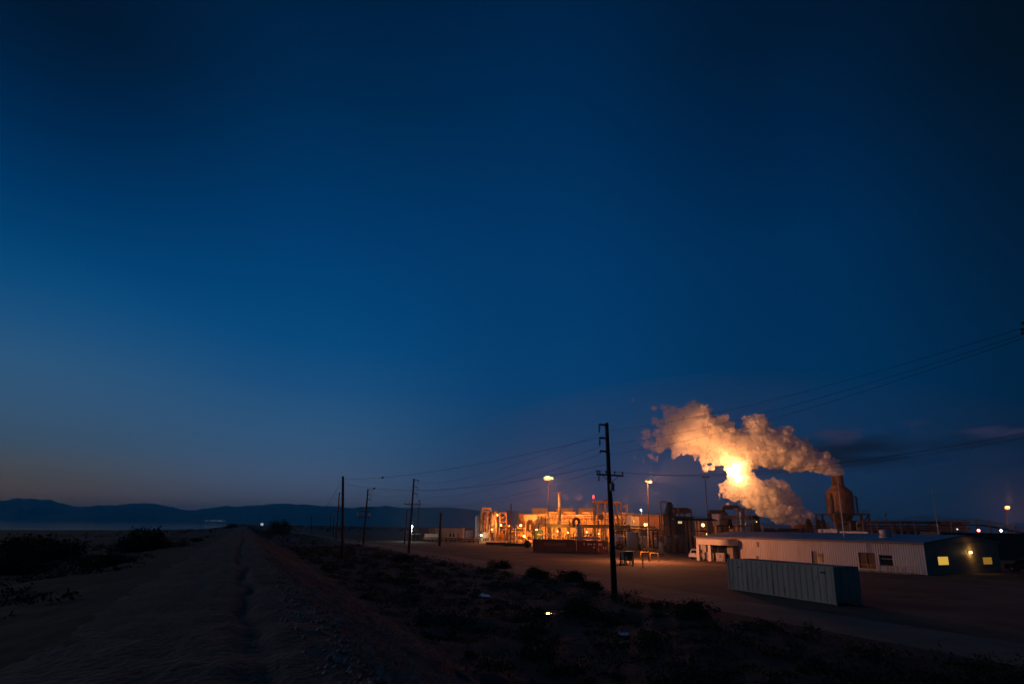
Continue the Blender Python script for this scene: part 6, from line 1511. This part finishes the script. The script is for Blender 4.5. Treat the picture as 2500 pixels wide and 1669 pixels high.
cC = container(gC0, gC1, 'bright red container end covered with pale placards beside the nearest pole', m_mar2, m_mar2, 'brown containers in the yard', roof=m_gry, dep=6.0, h=2.45)
for cc, lst in ((cB[0], ((1.6, 1.5, 0.16, 0.55), (2.6, 1.65, 0.75, 0.2), (2.5, 1.5, 0.22, 0.5), (3.7, 1.7, 0.5, 0.22), (3.72, 0.95, 0.3, 0.4))), (cC[0], ((0.45, 1.5, 0.35, 0.5), (0.9, 1.5, 0.3, 0.5), (0.4, 0.75, 0.2, 0.25), (1.4, 0.85, 0.25, 0.45), (1.85, 0.8, 0.25, 0.4), (0.4, 0.4, 0.2, 0.2)))):
    for a, b, w, h in lst: MB().box(a, a + w, -0.03, -0.008, b, b + h).build('placard', m_canopy, cc)
c = Fr(1440, 131)
for i, (a, b, mm, lb_) in enumerate(((1392, 1462, m_gry, 'flat grey sheet stack lying on top of the red containers'), (1475, 1484, m_yel, 'small orange crate on the right end of the red containers'))):
    t = thing(('sheet_stack', 'crate')[i], lb_, ('sheet stack', 'crate')[i], (X((a + b) / 2, 133), 133, 2.46 if i else 2.62)); w = (b - a) * 133 / 1423
    MB().box(-w / 2, w / 2, -1, 1.2, 0.0, 0.5 + 0.3 * i, 0.03).build('body', mm, t)
    for q in (-0.3, 0.3): MB().box(w * q - 0.05, w * q + 0.05, -1.02, 1.22, 0.51 + 0.3 * i, 0.56 + 0.3 * i).build('strap', m_dark, t)
# wheel loader
g_ = gnd(1526, 1341)
wlr = thing('wheel_loader', 'parked orange wheel loader with big dark tyres left of the white tank', 'loader', (g_.x, g_.y, 0), 0.1)
m_lo = mat('loader_orange', (0.42, 0.20, 0.07), 0.55, var=0.2, scale=1.5)
MB().prism([(-2.6, 0.9), (-2.6, 1.9), (-1.9, 2.2), (-0.3, 2.15), (-0.2, 1.0)], -0.9, 0.9).build('rear_body', m_lo, wlr)
cbn = MB().prism([(-0.25, 1.0), (-0.25, 3.1), (0.95, 3.1), (1.15, 1.9), (1.15, 1.0)], -0.75, 0.75).build('cab', m_dark, wlr)
MB().prism([(-0.12, 1.95), (-0.12, 2.95), (0.85, 2.95), (1.0, 1.95)], -0.77, -0.755).build('cab_glass', m_glassd, cbn)
MB().prism([(1.15, 0.8), (1.15, 1.5), (1.9, 1.5), (2.0, 0.8)], -0.7, 0.7).build('front_frame', m_lo, wlr)
for xx in (-1.55, 1.5):
    for s in (-1, 1):
        wh = MB().lathe([(0.5, -0.28), (0.74, -0.22), (0.78, 0), (0.74, 0.22), (0.5, 0.28)], (xx, s * 1.0, 0.78), 20, 'y').build('wheel', m_black, wlr)
        MB().lathe([(0.05, -0.29), (0.4, -0.29), (0.4, 0.29), (0.05, 0.29)], (xx, s * 1.0, 0.78), 14, 'y').build('rim', m_lo, wh)
for s in (-0.55, 0.55): MB().bar((1.5, s, 1.45), (3.1, s, 0.75), 0.16, 0.3).build('lift_arm', m_lo, wlr)
MB().prism([(3.0, 0.1), (3.0, 1.1), (3.25, 1.15), (3.5, 0.6), (4.0, 0.12), (3.9, 0.06)], -1.3, 1.3).build('bucket', m_dark, wlr)
MB().tube([(-1.2, 0.4, 2.1), (-1.2, 0.4, 3.0)], 0.07, 8).build('exhaust', m_dark, wlr)
# debris line at the yard edge: low pipes and sleepers in a dark row
for i, (px, py, w, lb_) in enumerate(((1215, 1331, 6.5, 'low stack of dark pipes before the orange module'), (1262, 1334, 7.5, 'low stack of dark pipes left of the brown container'))):
    g_ = gnd(px, py); t = thing('pipe_stack', lb_, 'pipe stack', (g_.x, g_.y, 0), -0.05, 'stacks of pipes at the yard edge')
    for r0, k in ((0, 4), (1, 3)):
        for j in range(k): MB().tube([(-w / 2, (j + r0 * 0.5) * 0.42, 0.2 + r0 * 0.36 + 0.1), (w / 2, (j + r0 * 0.5) * 0.42, 0.2 + r0 * 0.36 + 0.1)], 0.2, 10).build('pipe', m_dark, t)
    for s in (-0.35, 0.35): MB().box(w * s - 0.1, w * s + 0.1, -0.2, 1.6, 0, 0.1).build('sleeper', m_wood, t)
g_ = gnd(1287, 1336)
hm = thing('hose_reel', 'round hose reel with pale drum left of the brown container', 'reel', (g_.x, g_.y, 0))
for s in (-0.45, 0.45): MB().lathe([(0.15, -0.04), (0.85, -0.04), (0.85, 0.04), (0.15, 0.04)], (0, s, 0.95), 20, 'y').build('flange', m_rust, hm)
MB().lathe([(0.5, -0.4), (0.5, 0.4)], (0, 0, 0.95), 18, 'y').build('drum', m_gry, hm)
for s in (-0.5, 0.5): MB().prism([(-0.6, 0), (-0.08, 1.0), (0.08, 1.0), (0.6, 0)], s - 0.03 + (0.04 if s > 0 else -0.04), s + 0.03 + (0.04 if s > 0 else -0.04)).build('stand', m_dark, hm)
# ------------------------------------------------------------------ faint steam over the cooling tower
m_wisp = steam_mat('thin_steam', 0.030, 0.03)
def wisp_puff(px, py, y, lst, label, seed):
    g = np.random.default_rng(seed); sp_ = []
    for zx, zy, r in lst:
        p = at(px + zx, py + zy, y); sp_.append((p.x, p.y, p.z, r * y / 1423))
    me = steam_mesh('steam_wisp', puffs(sp_, g, ((0.5, 9),)), 0.7, seed, wisp=lambda x, y, z: 0.75 + 0 * x + 0 * y + 0 * z); me.materials.append(m_wisp)
    o = bpy.data.objects.new('steam_wisp', me); COL.objects.link(o); tag(o, label, 'steam', 'faint steam over the cooling tower')
wisp_puff(1437, 1238, 232, [(0, 0, 7), (-6, -8, 8), (-12, -16, 8), (-18, -22, 6), (-2, 4, 8)], 'faint steam wisp over the fan stack left of the gantry', 61)
wisp_puff(1392, 1240, 234, [(0, 0, 7), (-5, -7, 8), (-11, -13, 8), (-18, -20, 7)], 'faint steam wisp between the mast and the white stack', 62)
wisp_puff(1538, 1238, 230, [(0, 0, 6), (-4, -9, 8), (-8, -18, 8), (-12, -26, 6)], 'faint steam wisp above the right end of the cooling tower', 67)

# drifting mist over the whole plant: it carries the glow round the lamps
m_mist = bpy.data.materials.new('mist'); m_mist.use_nodes = True; t = m_mist.node_tree; t.nodes.clear()
vo = t.nodes.new('ShaderNodeVolumePrincipled'); ou = t.nodes.new('ShaderNodeOutputMaterial'); vo.inputs['Color'].default_value = (0.95, 0.96, 1.0, 1); vo.inputs['Density'].default_value = 0.0006; vo.inputs['Anisotropy'].default_value = 0.5
t.links.new(vo.outputs[0], ou.inputs['Volume'])
mb = MB(); mb.lathe([(max(0.01, math.sin(a)), -math.cos(a)) for a in [math.pi * i / 24 for i in range(25)]], (0, 0, 0), 48)
o = mb.build('drifting_mist', m_mist); o.location = (82, 195, 4); o.scale = (128, 80, 52); tag(o, 'thin lit mist hanging over the whole plant', 'mist', None, 'stuff')

# ------------------------------------------------------------------ far lights
def far_light(px, py, y, r, label, col, e, group=None):
    p = at(px, py, y); t = thing('distant_light', label, 'light', (p.x, p.y, p.z - r * 3), 0, group)
    MB().tube([(0, 0, 0), (0, 0, r * 2.2)], r * 0.15, 6).build('post', m_dark, t)
    MB().ball((0, 0, r * 3), r, 8).build('lens', mat('far_glow_%d' % int(e * 10), (1, 1, 1), emit=col, estr=e), t)
ORD = 'first second third fourth fifth sixth seventh eighth ninth tenth eleventh twelfth thirteenth last'.split()
for i in range(14):
    far_light(503 + i * 3.6 + rng.uniform(-1.4, 1.4), 1270.3 + rng.uniform(-0.4, 0.5) + i * 0.05, 7000, rng.uniform(1.5, 2.4) * (1.5 if i in (4, 9) else 1), f'{ORD[i]} pale dot from the left in the row of town lights across the lake', (1.0, 0.9, 0.85), 1.5, 'town lights across the lake')
fp_ = at(639, 1277, 1500)
fh = thing('distant_shed', 'tiny white lit shed on the horizon beyond the end of the bank', 'shed', (fp_.x, fp_.y, ground_z(fp_.x, fp_.y)))
MB().box(-2.4, 2.4, 0, 4, 0, 6.2).build('walls', mat('white_glow_wall', (0.8, 0.8, 0.85), emit=(0.85, 0.9, 1.0), estr=0.55), fh)  # walls emit by themselves: the light on them is put into the material
MB().box(-2.7, 2.7, -0.3, 4.3, 6.21, 6.6).build('roof', m_dark, fh); MB().box(-0.6, 0.6, -0.06, 0, 0, 2.2).build('door', m_dark, fh)

# ------------------------------------------------------------------ vegetation
m_leaf = mat('scrub_leaf', (0.060, 0.058, 0.028), 0.9, var=0.45, scale=2.5, spec=0.1)
m_twig = mat('scrub_twig', (0.11, 0.085, 0.06), 0.9, var=0.3, scale=4, spec=0.1)
m_weed = mat('dead_weed', (0.56, 0.50, 0.40), 0.9, var=0.4, scale=3, spec=0.1)
def leaf_cloud(n, r, h, g, size, clumps=14, dens=0.75):
    """leaf faces gathered in clumps through a low dome"""
    cc = []
    while len(cc) < clumps:
        v = g.uniform(-1, 1, 3); v[2] = abs(v[2])
        if np.linalg.norm(v) < 1: cc.append(v)
    cc = np.array(cc); V, F = [], []
    pick = g.integers(0, clumps, n)
    c = cc[pick] + g.normal(0, 0.17, (n, 3)); c[:, 2] = np.abs(c[:, 2])
    c *= np.array([r, r, h]); s = size * g.uniform(0.5, 1.4, n)
    a = g.normal(size=(n, 3)); a /= np.linalg.norm(a, axis=1)[:, None]
    b = np.cross(a, g.normal(size=(n, 3))); b /= np.linalg.norm(b, axis=1)[:, None]
    P = np.stack([c - a * s[:, None], c + b * s[:, None] * 0.42, c + a * s[:, None], c - b * s[:, None] * 0.42], 1).reshape(-1, 3)
    return P, np.arange(4 * n).reshape(-1, 4), cc * np.array([r, r, h])
def np_mesh(name, P, F, m):
    me = bpy.data.meshes.new(name); me.vertices.add(len(P)); me.vertices.foreach_set('co', P.astype(np.float32).ravel())
    me.loops.add(F.size); me.loops.foreach_set('vertex_index', F.astype(np.int32).ravel())
    me.polygons.add(len(F)); me.polygons.foreach_set('loop_start', np.arange(0, F.size, F.shape[1], dtype=np.int32)); me.update(calc_edges=True); me.materials.append(m); return me
BUSH = []
for k in range(4):
    g = np.random.default_rng(80 + k); P, F, cc = leaf_cloud(2600, 1.0, 0.62, g, 0.055, 22)
    leaf = np_mesh('foliage', P, F, m_leaf)
    mb = MB()
    for c in cc: mb.tube([(0, 0, -0.05), (c[0] * 0.4, c[1] * 0.4, c[2] * 0.55), tuple(c)], [0.03, 0.018, 0.006], 5, False)
    st_ = mb.mesh('stems'); st_.materials.append(m_twig); BUSH.append((leaf, st_))
def bush(px, py, wpx, label, k, z=0.0, y=None, hs=1.0, group='dark scrub bushes'):
    p = gnd(px, py, z) if y is None else at(px, py, y)
    for _ in range(3):
        if y is None: p = gnd(px, py, ground_z(p.x, p.y))
    r = wpx / 2 * p.y / 1423; t = thing('scrub_bush', label, 'bush', (p.x, p.y, ground_z(p.x, p.y) - 0.05), rng.uniform(0, 6), group)
    for me, nm in zip(BUSH[k % 4], ('foliage', 'stems')):
        o = bpy.data.objects.new(nm, me); COL.objects.link(o); o.parent = t
    t.scale = (r, r, r * hs); return t
bush(352, 1342, 128, 'wide domed dark bush between the lake and the dirt track', 0, hs=1.25)
bush(100, 1372, 210, 'tall spreading bush at the far left of the shore', 1, hs=0.9)
bush(52, 1350, 90, 'small ragged bush beyond the spreading bush at the left edge', 2, hs=1.3)
bush(255, 1386, 150, 'low flat bush before the wide domed bush', 3, hs=0.6)
bush(30, 1400, 170, 'large low bush cut by the left edge of the picture', 2, hs=0.7)
bush(565, 1281, 26, 'small dark bush at the far end of the dirt track', 0, y=420, hs=1.2)
bush(688, 1287, 64, 'broad dark bush on the horizon right of the track end', 1, y=300, hs=1.6)
bush(1215, 1386, 60, 'dark bush at the road edge left of the nearest pole', 1, hs=1.0)
bush(1390, 1418, 80, 'dark bush at the road edge just left of the nearest pole foot', 0, hs=1.0)
bush(1440, 1436, 66, 'round bush hugging the foot of the nearest pole', 3, hs=0.9)
bush(1310, 1410, 74, 'dark bush in the middle of the row along the road edge', 2, hs=1.0)
bush(1690, 1500, 120, 'low bush in the hollow below the grey container', 2, hs=0.8)
bush(1410, 1500, 100, 'bush in the hollow right of the little puddles', 1, hs=0.9)
bush(985, 1372, 60, 'small bush at the foot of the second pole', 3, hs=0.8)
# scrub that nobody could count: the hollow, the bank's foot, the far flats
g = np.random.default_rng(99)
Ps, nv = [], 0
def scatter(n, s0, s1, q0, q1, r, h, size, leaves, pw=1.0):
    for _ in range(n):
        s = s0 + (s1 - s0) * g.uniform() ** pw; q = g.uniform(q0, q1); x, y = xy(s, q); z = ground_z(x, y)
        rr = r * g.uniform(0.5, 1.5); P, F, _c = leaf_cloud(leaves, rr, rr * h * g.uniform(0.7, 1.4), g, size * g.uniform(0.8, 1.3), 6)
        Ps.append(P + np.array([x, y, z - 0.03]))
scatter(900, 12, 150, 8.5, 27.0, 0.9, 0.55, 0.075, 110, 1.5)
scatter(150, 150, 520, 6, 27, 1.3, 0.8, 0.16, 60)
scatter(120, 60, 500, -60, -8, 1.2, 0.6, 0.14, 60, 1.3)
scatter(260, 420, 1500, -10, 260, 3.0, 0.75, 0.5, 40)
scatter(260, 10, 110, -24, -4.5, 0.8, 0.5, 0.075, 90, 1.3)
P = np.concatenate(Ps); o = bpy.data.objects.new('scrub', np_mesh('scrub', P, np.arange(len(P)).reshape(-1, 4), m_leaf)); COL.objects.link(o); tag(o, 'low dark desert scrub covering the hollow and flats', 'scrub', None, 'stuff')
# dead weeds on the right slope of the bank: thin stalks
Ps = []
n = 60000
s = 2 + 60 * g.uniform(size=n) ** 1.8; q = 1.9 + np.abs(g.normal(0, 1, n)) * 3.4; keep = (q < 10) & (noise2(s * 0.55, q * 0.55, 71) > -0.25); s, q = s[keep], q[keep]; n = len(s)
x, y = s * BU[0] + q * BN[0], s * BU[1] + q * BN[1]; z = height(x, y)
b0 = np.stack([x, y, z - 0.02], 1); ln = g.uniform(0.05, 0.22, n)[:, None]; d = g.normal(size=(n, 3)); d[:, 2] = np.abs(d[:, 2]) * 0.6 + 0.25; d /= np.linalg.norm(d, axis=1)[:, None]
w = np.cross(d, g.normal(size=(n, 3))); w /= np.linalg.norm(w, axis=1)[:, None]; w *= 0.007
P = np.stack([b0 - w, b0 + w, b0 + d * ln + w * 0.3, b0 + d * ln - w * 0.3], 1).reshape(-1, 3)
o = bpy.data.objects.new('dead_weeds', np_mesh('dead_weeds', P, np.arange(len(P)).reshape(-1, 4), m_weed)); COL.objects.link(o); tag(o, 'thin dead weeds on the slope of the bank', 'weeds', None, 'stuff')
# crumbled clods along the track and slope
mb = MB(); n = 6000
s = 2.5 + 55 * g.uniform(size=n) ** 1.7; q = np.where(g.uniform(size=n) < 0.45, 1.6 + g.normal(0, 0.35, n), 2 + np.abs(g.normal(0, 1, n)) * 3.2)
x, y = s * BU[0] + q * BN[0], s * BU[1] + q * BN[1]; z = height(x, y); r = 0.012 + 0.05 * g.uniform(size=n) ** 3
oct_v = np.array([(1, 0, 0), (0, 1, 0), (-1, 0, 0), (0, -1, 0), (0, 0, 1), (0, 0, -1)], float); oct_f = np.array([(0, 1, 4), (1, 2, 4), (2, 3, 4), (3, 0, 4), (1, 0, 5), (2, 1, 5), (3, 2, 5), (0, 3, 5)])
V = (oct_v[None] * g.uniform(0.6, 1.3, (n, 6, 1)) * r[:, None, None] + np.stack([x, y, z + r * 0.3], 1)[:, None]).reshape(-1, 3)
F = (oct_f[None] + np.arange(n)[:, None, None] * 6).reshape(-1, 3)
o = bpy.data.objects.new('dirt_clods', np_mesh('dirt_clods', V, F, mat('pale_clods', (0.36, 0.30, 0.24), 0.95, var=0.4, scale=5))); COL.objects.link(o); tag(o, 'crumbled dirt clods along the edge of the bank', 'clods', None, 'stuff')
# puddles in the hollow
m_pud = mat('puddle_water', (0.02, 0.02, 0.018), 0.05, var=0.0, spec=0.3)
for i, (px, py, w, d_) in enumerate(((1182, 1453, 0.55, 0.45), (1340, 1497, 0.36, 0.12), (1440, 1527, 0.42, 0.2), (1517, 1545, 0.34, 0.2))):
    p = gnd(px, py, -0.3)
    for _ in range(4): p = gnd(px, py, ground_z(p.x, p.y) + 0.03)
    gg = np.random.default_rng(300 + i); ph = gg.uniform(0, 6, 3)
    pts = [(p.x + w * math.cos(a) * (1 + 0.22 * math.sin(2 * a + ph[0]) + 0.12 * math.sin(5 * a + ph[1])), p.y + d_ * 3.0 * math.sin(a) * (1 + 0.2 * math.sin(3 * a + ph[2]))) for a in [2 * math.pi * k / 28 for k in range(28)]]
    zt = max(ground_z(*q) for q in pts[::4]) * 0.35 + ground_z(p.x, p.y) * 0.65 + 0.03
    mb = MB(); mb.add([(a, b, zt) for a, b in pts], [tuple(range(28))]); o = mb.build('puddle', m_pud); o['kind'] = 'structure'
